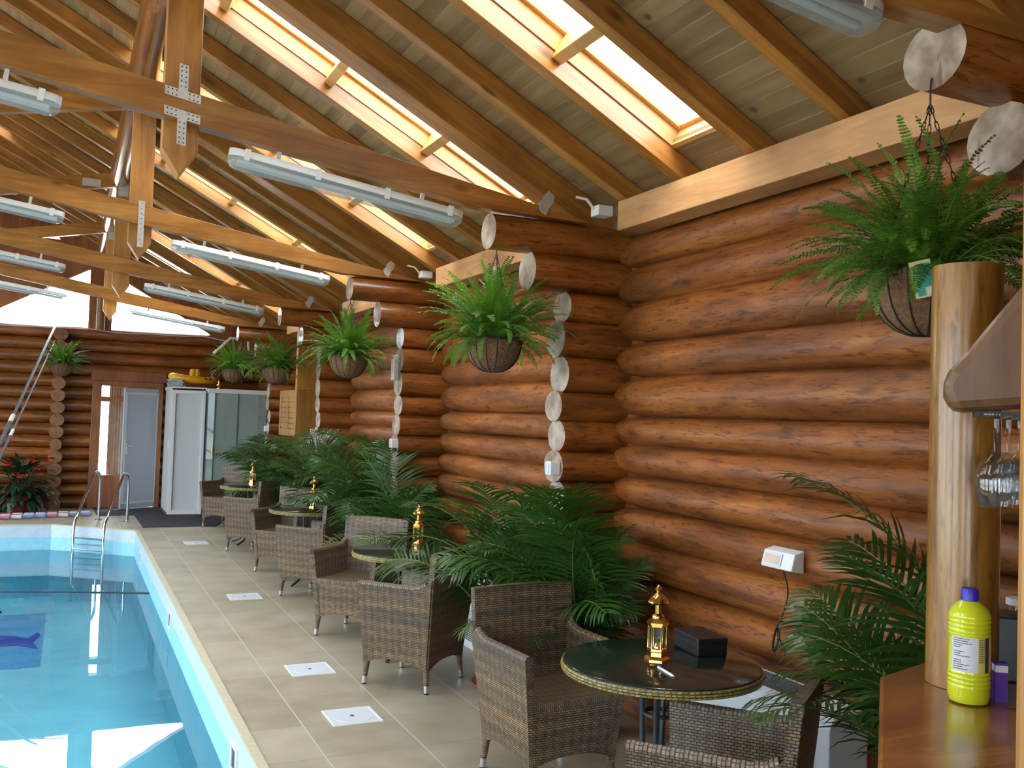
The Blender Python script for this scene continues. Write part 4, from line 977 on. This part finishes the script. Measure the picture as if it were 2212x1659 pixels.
def basket(loc, n, sc, seed, label, chain=.55, flyer=False, spread=1.15):
    rnd = random.Random(seed); t = thing('hanging_fern_basket', label, 'hanging basket', loc, .3 + .1 * (seed % 5), 'hanging fern baskets')
    R = .165 * sc; Hh = .19 * sc
    def pr(f): a = f * PI / 2; return (R * math.sin(a) ** .8, -Hh * math.cos(a))
    prof = [(.001, -Hh)] + [pr(f) for f in (.15, .3, .45, .6, .75, .9, 1.0)]
    mb = MB(); mb.lathe(prof + [(R * .93, .0), (R * .93, -.02), (.001, -.03)], 36, caps=False); mb.build('coir_bowl', 'coir', t, smooth=True)
    mb = MB()
    for i in range(16):
        a = 2 * PI * i / 16; mb.tube([((r + .003) * math.cos(a), (r + .003) * math.sin(a), z) for r, z in prof], .0022 * sc, 5)
    mb.tube([((R + .004) * math.cos(2 * PI * i / 36), (R + .004) * math.sin(2 * PI * i / 36), 0) for i in range(37)], .003 * sc, 6)
    for i in range(16):
        a0 = 2 * PI * (i + .5) / 16; pts = []
        for k in range(15):
            w = k / 14 * 3.6 * PI / 2; rr = .020 * sc * (1 - k / 18); du = rr * math.cos(w); dz = rr * math.sin(w) - .018
            a = a0 + du / R; pts.append(((R + .005) * math.cos(a), (R + .005) * math.sin(a), dz))
        mb.tube(pts, .0018 * sc, 4)
    mb.build('wire_frame', 'iron', t, smooth=True)
    for i in range(3):
        a = 2 * PI * i / 3 + .4; mb = MB(); N = int(chain / .026)
        A = Vector((R * math.cos(a), R * math.sin(a), 0)); B = Vector((0, 0, chain))
        for k in range(N):
            p, q = A.lerp(B, k / N), A.lerp(B, (k + 1) / N); m_ = (p + q) / 2; dd = (q - p).normalized(); sd = dd.cross(Vector((math.cos(k * PI / 2 + .3), math.sin(k * PI / 2 + .3), .2))).normalized()
            hl_ = (q - p).length * .62; mb.tube([m_ + dd * hl_ * math.cos(w) + sd * .0045 * math.sin(w) for w in [PI * 2 * e / 8 for e in range(9)]], .0016, 4, caps=False)
        mb.build('chain', 'iron', t)
    mb = MB(); mb.tube([(0, 0, chain), (0, 0, chain + .05), (.004, 0, chain + .075), (.02, 0, chain + .092), (.038, 0, chain + .085), (.044, 0, chain + .06)], .003, 6); mb.build('hook', 'iron', t, smooth=True)
    for i in range(n):
        o = bpy.data.objects.new('frond', rnd.choice(FF)); COL.objects.link(o); o.parent = t
        a = 2 * PI * (i * .381966) + rnd.uniform(-.15, .15); ring = rnd.random(); rr = R * .55 * ring
        o.location = (rr * math.cos(a), rr * math.sin(a), -.01)
        tl_ = lerp(-.75, .48, rnd.random() ** .9) + rnd.uniform(-.12, .12)
        o.rotation_euler = (Matrix.Rotation(a, 3, 'Z') @ Matrix.Rotation(tl_, 3, 'Y') @ Matrix.Rotation(rnd.uniform(-.4, .4), 3, 'X')).to_euler()
        s = sc * spread * rnd.uniform(.72, 1.15); o.scale = (s, s, s)
    if flyer:
        a = math.radians(flyer); c, s_ = math.cos(a), math.sin(a); r = R + .012
        mx = Matrix.Translation((r * c, r * s_, -.04)) @ Matrix.Rotation(a, 4, 'Z') @ Matrix.Rotation(-.22, 4, 'Y') @ Matrix.Rotation(.22, 4, 'X')
        o = MB().box((0, -.028, -.055), (.002, .028, .055)).build('plant_card', 'flyer_a', t); o.matrix_local = mx
        for (a_, b_), mm in zip((((-.020, -.050), (.0, .035)), ((.0, -.025), (.024, .045)), ((.004, -.048), (.024, -.030))), ('flyer_b', 'flyer_b', 'white')):
            q = MB().box((.0022, a_[0], a_[1]), (.0032, b_[0], b_[1])).build('card_print', mm, o)
    return t
basket((2.26, 2.0, 2.16), 230, .97, 21, 'big hanging fern with a plant card, nearest the camera by the bar post', .50, flyer=195)
basket((2.20, 5.0, 2.14), 190, .98, 22, 'hanging fern in a coir basket, second from the camera, in front of the log ends', .50, spread=1.27)
basket((2.16, 8.0, 2.18), 170, 1.0, 23, 'hanging fern in a coir basket, third from the camera', .47)
basket((2.14, 11.0, 2.18), 150, 1.0, 24, 'hanging fern in a coir basket, in front of the wooden post', .47)
basket((2.11, 14.0, 2.25), 130, 1.0, 25, 'hanging fern over the glass shower cabin, farthest of the row', .42)
basket((-.13, 16.35, 2.30), 120, 1.0, 26, 'hanging fern on the far wall beside the pool cleaning poles', .40)

# ------------------------------------------------------------------ bar counter, post and what stands there
ZB = 1.10
t = thing('bar_counter', 'varnished wooden bar counter in the bottom right corner', 'bar counter', (0, 0, 0))
mb = MB(); mb.prism([(1.82, 1.73), (2.05, 1.80), (2.95, 1.80), (2.95, -.4), (1.7, -.4), (1.25, 1.19)], 1.055, ZB, 'z'); mb.build('countertop', 'counter', t, bevel=.008)
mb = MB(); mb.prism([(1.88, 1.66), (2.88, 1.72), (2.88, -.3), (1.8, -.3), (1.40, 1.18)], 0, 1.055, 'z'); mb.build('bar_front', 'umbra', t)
mb = MB(); add_log(mb, 'z', ZB + .001, 2.10, (0, 0), .079, .079, 28, 3)
o = mb.build('bar_post', ['log_z', 'log_end'], loc=(1.955, 1.61, 0), smooth=True); tag(o, 'pale varnished round log post rising from the bar counter', 'post')
# bottle
t = thing('cleaner_bottle', 'yellow plastic bottle with blue cap on the bar counter', 'bottle', (1.845, 1.50, ZB), D(-125))
pr = [(.030, 0), (.040, .004), (.044, .02), (.044, .038)]
for k in range(3): z = .040 + k * .010; pr += [(.0445, z), (.0425, z + .004), (.0445, z + .008)]
pr += [(.0432, .072), (.0432, .150)]
for k in range(4): z = .152 + k * .010; pr += [(.0445, z), (.0425, z + .004), (.0445, z + .008)]
pr += [(.043, .196), (.036, .210), (.022, .222), (.016, .226)]
mb = MB(); mb.lathe(pr, 36); mb.build('bottle_body', 'bottle_y', t, smooth=True)
mb = MB(); mb.lathe([(.018, .224), (.018, .250), (.0165, .252)], 20); mb.build('cap', 'cap_blue', t, smooth=True)
def wrap(name, a0, a1, z0, z1, r, m, par):
    mb = MB(); n = max(2, int(abs(a1 - a0) / .12)); rs = []
    o = len(mb.v)
    for i in range(n + 1):
        a = lerp(a0, a1, i / n)
        for rr, z in ((r, z0), (r, z1), (r - .0006, z0), (r - .0006, z1)): mb.v.append((rr * math.cos(a), rr * math.sin(a), z))
    for i in range(n):
        q = o + 4 * i; mb.face([q, q + 4, q + 5, q + 1]); mb.face([q + 2, q + 3, q + 7, q + 6]); mb.face([q + 1, q + 5, q + 7, q + 3]); mb.face([q, q + 2, q + 6, q + 4])
    return mb.build(name, m, par, smooth=True)
lb = wrap('label', -1.15, .15, .074, .150, .0440, 'label_paper', t)
mb = MB(); rnd = random.Random(5)
for k in range(15):
    if k in (5, 9): continue
    z = .079 + k * .0047; a0 = -1.05; L_ = rnd.uniform(.35, .95)
    for i in range(int(L_ / .06)):
        a, b = a0 + i * .06, a0 + i * .06 + rnd.uniform(.035, .058); o = len(mb.v)
        for aa, z_ in ((a, z), (b, z), (b, z + .0019), (a, z + .0019)): mb.v.append((.0443 * math.cos(aa), .0443 * math.sin(aa), z_))
        mb.face([o, o + 1, o + 2, o + 3])
mb.build('printed_lines', 'ink', lb)
l2 = wrap('label', .15, 1.25, .074, .150, .0440, 'label_check', t)
wrap('dark_stripe', .52, .78, .074, .150, .0444, 'ink', l2)
mb = MB()
for i in range(6):
    for k in range(11):
        a, z = .19 + i * .052, .096 + k * .0048; o = len(mb.v)
        for aa, z_ in ((a, z), (a + .03, z), (a + .03, z + .003), (a, z + .003)): mb.v.append((.0443 * math.cos(aa), .0443 * math.sin(aa), z_))
        mb.face([o, o + 1, o + 2, o + 3])
mb.build('check_print', 'ink', l2)
t['label'] = 'yellow plastic bottle with blue cap on the bar counter'
# things at the right edge on the counter
t = thing('black_case', 'black box standing on the bar counter at the right edge', 'box', (2.065, 1.60, ZB), D(-40)); MB().box((0, 0, 0), (.20, .12, .155)).build('box_body', 'black', t, bevel=.004)
t = thing('small_jar', 'small jar with a white lid on top of the black box', 'jar', (2.135, 1.60, ZB + .155)); mb = MB(); mb.lathe([(.022, 0), (.024, .004), (.024, .022), (.020, .026)], 20); mb.build('jar_body', 'tumbler', t, smooth=True)
mb = MB(); mb.lathe([(.026, .026), (.026, .040), (.024, .042)], 20); mb.build('jar_lid', 'white', t, smooth=True)
t = thing('purple_packet', 'small purple and white carton behind the yellow bottle', 'carton', (1.925, 1.485, ZB), D(-35)); MB().box((-.012, -.012, 0), (.014, .014, .085)).build('carton_body', 'purple', t); MB().box((-.0122, -.0122, .065), (.0142, .0142, .080)).build('carton_band', 'white', t)
t = thing('table_knife', 'bright flat knife lying on the counter at the right edge', 'knife', (1.935, 1.42, ZB), D(-20)); MB().box((-.05, -.006, 0), (.05, .006, .003)).build('blade', 'steel', t); MB().box((.05, -.008, 0), (.13, .008, .010)).build('handle', 'black', t)
# overhead log rack with hanging glasses
t = thing('glass_rack', 'thick brown log end of the bar canopy at the right edge, above hanging glasses', 'bar canopy', (1.57, 1.35, 1.74), D(-49.5))
pf = [(.0, .055), (.003, .035), (.02, .0), (.10, .008), (.6, .06), (.6, .80), (.40, .57), (.30, .45), (.18, .30), (.10, .195), (.045, .12), (.015, .085)]
mb = MB(); mb.rings([[(x, y, z) for x, z in pf] for y in (0, .03, .22, .24)]); rk_ = mb.build('log_canopy', 'hood', t, bevel=.03)
mb = MB()
for y in (.05, .10, .15): mb.box((.06, y - .004, -.008), (.6, y + .004, .003))
mb.build('glass_rail', 'iron', t)
def glass(loc, label, k=0):
    t = thing('hanging_glass', label, 'drinking glass', loc, 0, 'glasses hanging upside down over the bar')
    mb = MB(); mb.lathe([(.030, -.002), (.030, -.005), (.006, -.012), (.005, -.075), (.010, -.084), (.030, -.100), (.037, -.125), (.036, -.165), (.030, -.185), (.0285, -.185), (.0345, -.165), (.0355, -.125), (.028, -.102), (.001, -.09)], 24, caps=False); mb.build('glass_body', 'tumbler', t, smooth=True)
    return t
RK = Matrix.Translation((1.57, 1.35, 1.74)) @ Matrix.Rotation(D(-49.5), 4, 'Z')
gp = [(.10, .03, 'front row of the bar rack, leftmost'), (.175, .03, 'front row of the bar rack, second from the left'), (.25, .03, 'front row of the bar rack, half outside the picture'), (.125, .10, 'middle row of the bar rack, leftmost'), (.20, .10, 'middle row of the bar rack, at the picture edge'), (.15, .17, 'back row of the bar rack, leftmost'), (.225, .17, 'back row of the bar rack, at the picture edge')]
g0 = None
for x, y, s_ in gp:
    p = RK @ Vector((x, y, .0)); lab = 'clear glass hanging upside down, ' + s_
    if g0 is None: g0 = glass(tuple(p), lab)
    else: dup(g0, lab, tuple(p))
MBp = MB().box((0, 0, 0), (.14, .10, 2.7)); tag(MBp.build('door_post', 'cupboard', loc=(1.088, .72, 0), bevel=.01), 'upright wooden post closest to the camera at the right picture edge', 'post')

# ------------------------------------------------------------------ weather box on the log wall with cable
t = thing('weather_station', 'white wedge shaped display box on the log wall above the nearest heater', 'display box', (2.93, 3.22, 1.06))
mb = MB(); mb.prism([(0, 0), (-.075, .012), (-.055, .085), (0, .10)], 0, .20, 'y'); mb.v = [(x, y, z) for x, y, z in mb.v]; mb.build('case', 'white', t, bevel=.006)
o = MB().box((-.004, .07, -.028), (.0, .185, .028)).build('screen', 'hatch', t); o.rotation_euler = (0, math.radians(15), 0); o.location = (-.066, 0, .05)
o = MB().box((-.0055, .080, -.020), (-.004, .175, .020)).build('display', 'curtain', t); o.rotation_euler = (0, math.radians(15), 0); o.location = (-.066, 0, .05)
mb = MB(); P = [(2.91, 3.335, 1.07), (2.92, 3.31, .98), (2.93, 3.33, .91), (2.93, 3.355, .85), (2.925, 3.375, .77), (2.93, 3.33, .70), (2.92, 3.36, .64), (2.92, 3.47, .615), (2.90, 3.55, .63), (2.89, 3.62, .66)]
Q = []
for i in range(len(P) - 1):
    p0, p1, p2, p3 = [Vector(P[min(max(i + k, 0), len(P) - 1)]) for k in (-1, 0, 1, 2)]
    for k in range(5): s = k / 5; Q.append(.5 * ((2 * p1) + (-p0 + p2) * s + (2 * p0 - 5 * p1 + 4 * p2 - p3) * s * s + (-p0 + 3 * p1 - 3 * p2 + p3) * s ** 3))
mb.tube(Q, .0035, 6)
for k in range(3): mb.tube([(2.915 + .003 * k, 3.37 - .014 * math.cos(w) + .006 * k - .02 * math.sin(w) * .8, .75 + .065 * math.sin(w)) for w in [2 * PI * e / 14 for e in range(15)]], .003, 5)
tag(mb.build('black_cable', 'black', smooth=True), 'looped black cable hanging down the log wall below the display box', 'cable')
def wallswitch(loc, label, s=1.0):
    t = thing('wall_switch', label, 'switch', loc, 0, 'white switch boxes on the log ends'); MB().box((-.035 * s, -.035 * s, -.04 * s), (.03 * s, .035 * s, .04 * s)).build('switch_case', 'white', t, bevel=.006)
    MB().box((-.040 * s, -.02 * s, -.028 * s), (-.036 * s, .02 * s, .028 * s)).build('switch_key', 'hatch', t); return t
wallswitch((2.58, 4.94, 1.41), 'white switch box on the log ends above the second table'); wallswitch((2.58, 7.94, 1.44), 'white switch box on the second column of log ends'); wallswitch((2.58, 10.94, 1.45), 'white switch box on the third column of log ends'); wallswitch((2.6, 13.94, 1.42), 'white switch box on the farthest column of log ends')
t = thing('wall_gauge', 'grey oblong gauge on the second column of log ends', 'gauge', (2.575, 7.97, 2.10)); MB().box((-.03, -.035, -.11), (.02, .035, .11)).build('gauge_case', 'galv', t, bevel=.008); mb = MB(); mb.lathe([(.008, 0), (.008, .004)], 10); o = mb.build('screw', 'iron', t); o.rotation_euler = (0, -PI / 2, 0); o.location = (-.03, 0, .085)

# ------------------------------------------------------------------ cupboard with post
t = thing('wall_cupboard', 'pine wall cupboard with louvred door, high on the wall left of the log ends', 'cupboard', (2.62, 12.13, 1.36))
MB().box((.02, 0, 0), (.30, 1.05, .60)).build('cupboard_body', 'cupboard', t, bevel=.004)
dr = MB()
for a, b in (((.0, 0), (.09, .60)), ((.96, 0), (1.05, .60)), ((.48, 0), (.57, .60)), ((.09, 0), (.48, .09)), ((.57, 0), (.96, .09)), ((.09, .51), (.48, .60)), ((.57, .51), (.96, .60))): dr.box((0, a[0], a[1]), (.02, b[0], b[1]))
for i in range(6):
    z = .10 + i * .07
    dr.box((.008, .09, z), (.018, .48, z + .06)); dr.box((.008, .57, z), (.018, .96, z + .06))
dd = dr.build('cupboard_door', 'cupboard', t, bevel=.003); mb = MB(); mb.lathe([(.012, 0), (.016, .018), (.002, .022)], 12); k = mb.build('knob', 'steel', dd, smooth=True); k.rotation_euler = (0, -PI / 2, 0); k.location = (0, .88, .1)
o = MB().box((0, 0, 0), (.24, .10, .86)).build('timber_post', 'cupboard', loc=(2.62, 12.14, 1.962), bevel=.004); tag(o, 'square pine post standing on top of the wall cupboard', 'post')

# ------------------------------------------------------------------ changing cabin and glass shower
t = thing('changing_cabin', 'tall white panelled cabin beside the open door', 'cabin', (1.455, 15.78, 0))
MB().box((.004, .01, .02), (.506, 1.1, 1.96)).build('cabin_body', 'white_panel', t)
mb = MB()
for a, b in (((0, 0), (.06, 1.99)), ((.46, 0), (.512, 1.99)), ((.06, 0), (.46, .07)), ((.06, 1.90), (.46, 1.99))): mb.box((a[0], -.02, a[1]), (b[0], .01, b[1]))
mb.build('front_frame', 'white', t, bevel=.004)
mb = MB(); mb.box((-.012, -.02, 1.96), (.525, 1.1, 2.01)); mb.build('top_board', 'white', t)
MB().box((-.03, .02, 1.05), (-.005, .05, 1.16)).build('side_hinge', 'white', t)
t = thing('shower_cabin', 'glass fronted shower cabin with rounded mirror next to the white cabin', 'shower', (1.985, 15.70, 0))
mb = MB(); mb.prism([(.0, -.06), (.92, -.06), (.92, .80), (.86, .80), (.86, .14), (.06, .14), (.06, .80), (.0, .80)], 1.93, 2.0, 'z'); mb.build('top_rim', 'white', t, bevel=.006); MB().box((.0, .0, 0), (.92, 1.1, .12)).build('shower_tray', 'white', t, bevel=.006)
MB().box((.0, .70, .12), (.92, .74, 1.93)).build('back_panel', 'white_panel', t)
mb = MB(); mb.prism([(.0, .0), (.11, -.05), (.115, -.044), (.005, .006)], .12, 1.93, 'z'); mb.build('side_glass', 'green_glass', t)
mb = MB(); mb.box((.11, -.05, .12), (.92, -.044, 1.93)); mb.build('glass_front', 'green_glass', t)
mb = MB()
for x in (.105, .46): mb.box((x, -.055, .12), (x + .018, -.035, 1.93))
mb.box((-.004, -.004, .12), (.014, .014, 1.93)); mb.build('metal_strip', 'alu', t)
rm = MB(); pts = []
for cx, cz, a0 in ((.30, 1.70, 0), (.24, 1.70, PI / 2), (.24, 1.24, PI), (.30, 1.24, 1.5 * PI)):
    for k in range(6): a = a0 + k * PI / 10; pts.append((cx + .08 * math.cos(a), cz + .10 * math.sin(a)))
rm.prism(pts, .66, .69, 'y'); rm.build('oval_mirror', 'mirror', t)
mb = MB(); mb.prism([(x + (x - .27) * .12, z + (z - 1.47) * .05) for x, z in pts], .69, .70, 'y'); mb.build('mirror_surround', 'white', t)
mb = MB(); mb.tube([(.09, -.075, .95), (.09, -.075, 1.10)], .008, 8); mb.box((.085, -.07, .96), (.095, -.045, .97)); mb.box((.085, -.07, 1.08), (.095, -.045, 1.09)); mb.build('door_pull', 'brass', t)
# things on top of the cabins
t = thing('inflatable_boat', 'yellow inflatable toy boat on top of the white cabin', 'pool toy', (1.80, 16.15, 2.075), D(8))
mb = MB(); mb.tube([(.33 * math.cos(a), .20 * math.sin(a), .055 + .05 * math.cos(a) ** 2 * (1 if math.cos(a) < 0 else .3)) for a in [2 * PI * i / 32 for i in range(33)]], .06, 12, caps=False); mb.build('boat_ring', 'yellow_toy', t, smooth=True)
mb = MB(); mb.lathe([(.001, .0), (.28, 0), (.28, .02), (.001, .02)], 28, caps=False); o = mb.build('boat_floor', 'yellow_toy', t); o.scale = (1, .62, 1)
mb = MB(); mb.tube([(-.02, -.04, .03), (-.02, -.04, .17), (-.02, -.04, .24)], [.05, .05, .035], 12); mb.tube([(.05, -.04, .03), (.05, -.04, .17), (.05, -.04, .24)], [.05, .05, .035], 12); mb.build('boat_seat', 'yellow_toy', t, smooth=True)
mb = MB(); mb.box((.10, -.24, .06), (.16, -.235, .09)); mb.box((.20, -.225, .06), (.25, -.22, .09)); mb.build('printed_eyes', 'slot', t)
rnd = random.Random(3)
t = thing('towel_pile', 'heap of folded grey blue towels beside the yellow boat', 'towels', (1.52, 15.98, 2.012))
for k in range(4):
    mb = MB(); G, H = [], []
    for i in range(7):
        G.append([(lerp(-.11, .13, j / 7) + rnd.uniform(-.008, .008), lerp(-.16, .16, i / 6), .028 + rnd.uniform(-.008, .01)) for j in range(8)]); H.append([(p[0], p[1], 0) for p in G[-1]])
    mb.slab(G, H); o = mb.build('folded_towel', 'towel', t, smooth=True); o.location = (0, 0, k * .027); o.rotation_euler = (0, 0, rnd.uniform(-.3, .3))
t = thing('brass_ornament', 'small brass ornament next to the yellow boat on the shower cabin', 'ornament', (2.16, 15.80, 2.0))
mb = MB(); mb.lathe([(.04, 0), (.04, .01), (.015, .02), (.02, .05), (.05, .06), (.05, .07), (.012, .08), (.018, .11), (.008, .14), (.001, .15)], 16); mb.build('ornament_body', 'brass', t, smooth=True)
t = thing('flue_cover', 'white pipe elbow with clear glass hood on the wall above the shower cabin', 'pipe', (0, 0, 0))
mb = MB(); mb.tube([(1.86, 14.3, 2.48), (2.09, 14.3, 2.72), (2.34, 14.3, 2.72), (2.36, 14.3, 2.56)], .022, 10); mb.build('white_pipe', 'white', t, smooth=True)
mb = MB(); mb.prism([(1.87, 2.12), (1.87, 2.46), (2.07, 2.66), (2.07, 2.12)], 14.32, 14.5, 'y'); mb.build('clear_hood', 'glass', t)
mb = MB(); mb.tube([(1.92, 14.3, 2.44), (2.1, 14.3, 2.60), (2.28, 14.3, 2.60), (2.28, 14.3, 2.46)], .009, 8); mb.build('inner_pipe', 'brass', t, smooth=True)

# ------------------------------------------------------------------ mats, ladder, poles, lane line, plant
t = thing('rubber_mat', 'dark rubber mat in front of the white cabin', 'mat', (0, 0, 0)); mb = MB(); mb.prism([(1.0, 14.15), (1.98, 14.15), (2.2, 14.95), (2.4, 15.7), (.98, 15.72)], 0, .012, 'z'); mb.build('mat_sheet', 'rubber', t)
t = thing('rubber_mat', 'dark rubber mat before the open far door', 'mat', (0, 0, 0)); mb = MB(); mb.prism([(.46, 15.73), (1.44, 15.73), (1.44, 16.9), (.42, 16.9)], 0, .011, 'z'); mb.build('mat_sheet', 'rubber', t)
t = thing('pool_ladder', 'curved stainless steel pool ladder at the far right pool corner', 'ladder', (0, 0, 0))
A0, B0 = Vector((.13, 14.32, 0)), Vector((.50, 14.0, 0)); out = Vector((.33, .86, 0))
for P0 in (A0, B0):
    mb = MB(); pp = [P0 + Vector((0, 0, -1.0)), P0 + Vector((0, 0, -.4)), P0 + Vector((0, 0, .06))]
    a = P0 + Vector((0, 0, .06)); c = P0 + out * .62 + Vector((0, 0, .60)); 
    for s in (.25, .5, .75): pp.append(a.lerp(c, s))
    R_ = .17
    for k in range(9): w = lerp(PI * .82, 0, k / 8); pp.append(P0 + out * (1 - R_ + R_ * math.cos(w)) + Vector((0, 0, .57 + R_ * .85 * math.sin(w))))
    pp += [P0 + out + Vector((0, 0, .3)), P0 + out + Vector((0, 0, .0))]
    r = mb.tube(pp, .020, 12).build('ladder_rail', 'steel', t, smooth=True)
    mb = MB(); mb.lathe([(.05, 0), (.05, .008), (.03, .022), (.024, .024)], 20, tuple(P0 + out)); mb.build('foot_flange', 'steel', t, smooth=True)
for k in range(4):
    z = -.14 - k * .075; MB().tube([A0 + Vector((0, 0, z)), B0 + Vector((0, 0, z))], .012, 8).build('ladder_rung', 'steel', t, smooth=True)
for (a, b, r, s) in (((-1.284, 7.24, -.97), (-.235, 16.78, 2.98), .020, 'thicker left pole'), ((-1.30, 8.39, -.97), (-.245, 16.76, 2.68), .015, 'thinner right pole')):
    t = thing('cleaning_pole', 'long grey pool cleaning pole leaning on the far wall, ' + s, 'pole', (0, 0, 0), 0, 'cleaning poles leaning on the far wall')
    A, B = Vector(a), Vector(b); MB().tube([A, A.lerp(B, .62)], r * 1.15, 12).build('lower_tube', 'alu', t, smooth=True); MB().tube([A.lerp(B, .61), B], r * .9, 12).build('upper_tube', 'alu', t, smooth=True); MB().tube([A.lerp(B, .61), A.lerp(B, .63)], r * 1.35, 12).build('clamp_ring', 'white', t, smooth=True)
rl_ = 'rolled strip of red, blue and white lane floats lying on the far deck'
t = thing('lane_rope', rl_, 'lane rope', (0, 0, 0))
for row in range(3):
    for k in range(14):
        x = -1.75 + k * .152; y = 15.36 + (x + .83) * .29 + row * .15
        mb = MB(); n_ = 10; rs = [[(x + dx, y + r * math.cos(2 * PI * i / n_), .036 + r * math.sin(2 * PI * i / n_)) for i in range(n_)] for dx, r in ((0, .015), (.01, .028), (.13, .028), (.142, .015))]
        mb.rings(rs); mb.build('lane_float', ('lane_white' if (row == 1) != (k % 4 == 3) else ('lane_red' if (k // 2) % 2 else 'lane_blue')), t, smooth=True)
mb = MB()
for row in range(3): mb.tube([(-1.78, 15.36 + (-.95) * .29 + row * .15, .036), (.40, 15.36 + 1.23 * .29 + row * .15, .036)], .006, 6)
mb.build('lane_line', 'lane_white', t)
mb = MB(); ptsC = [(-4.5, 16.90, 2.87), (-2.5, 16.90, 2.90), (-1.04, 16.90, 2.89), (-.39, 16.90, 2.90), (.15, 16.76, 2.915), (.64, 16.90, 2.875), (1.21, 16.90, 2.89), (1.7, 16.90, 2.89), (2.03, 16.90, 2.91), (2.38, 16.88, 2.85)]
mb.tube(ptsC, .009, 6); tag(mb.build('wall_cable', 'grey_cable', smooth=True), 'thin grey cable running along the far wall under the gable windows', 'cable')
t = thing('flowering_pot_plant', 'bushy dark leaved plant with red flowers in a red pot by the far wall', 'plant', (-.62, 16.28, 0))
mb = MB(); mb.lathe([(.15, 0), (.20, .20), (.215, .20), (.215, .24), (.18, .24)], 24); mb.build('pot', 'dark_pot', t, smooth=True)
mb = MB(); rnd = random.Random(8)
for k in range(420):
    th_, ph = rnd.uniform(0, 2 * PI), rnd.uniform(-.75, 1.35); rr = .46 * rnd.uniform(.35, 1.0)
    p = Vector((rr * math.cos(th_) * math.cos(ph * .8) * 1.1, rr * math.sin(th_) * math.cos(ph * .8) * .9, .36 + .42 * math.sin(ph) * rnd.uniform(.5, 1)))
    d = (p - Vector((0, 0, .35))).normalized() + Vector((0, 0, -.35)); leaflet(mb, p, d, Vector((0, 0, 1)), rnd.uniform(.13, .20), rnd.uniform(.07, .10), .6, 4)
for k in range(18): a = rnd.uniform(0, 2 * PI); mb.tube([(0, 0, .2), (.12 * math.cos(a), .12 * math.sin(a), .45), (.22 * math.cos(a), .2 * math.sin(a), .66)], .005, 4)
mb.build('foliage', 'big_leaf', t, fix=False)
for x, y, z in ((.40, -.42, .86), (.03, -.46, .60), (-.16, -.44, .78), (.16, -.40, .84), (.24, -.46, .70)):
    mb = MB()
    for k in range(26): a = rnd.uniform(0, 2 * PI); leaflet(mb, (0, 0, 0), Vector((math.cos(a), math.sin(a), rnd.uniform(-.1, .7))), Vector((0, 0, 1)), .085, .05, .5, 3)
    mb.build('flower', 'red', t, loc=(x, y, z), fix=False)
# ground outside
struct(MB().box((-60, -60, -1.6), (60, 60, -1.5)).build('ground_outside', 'wall_paint'))
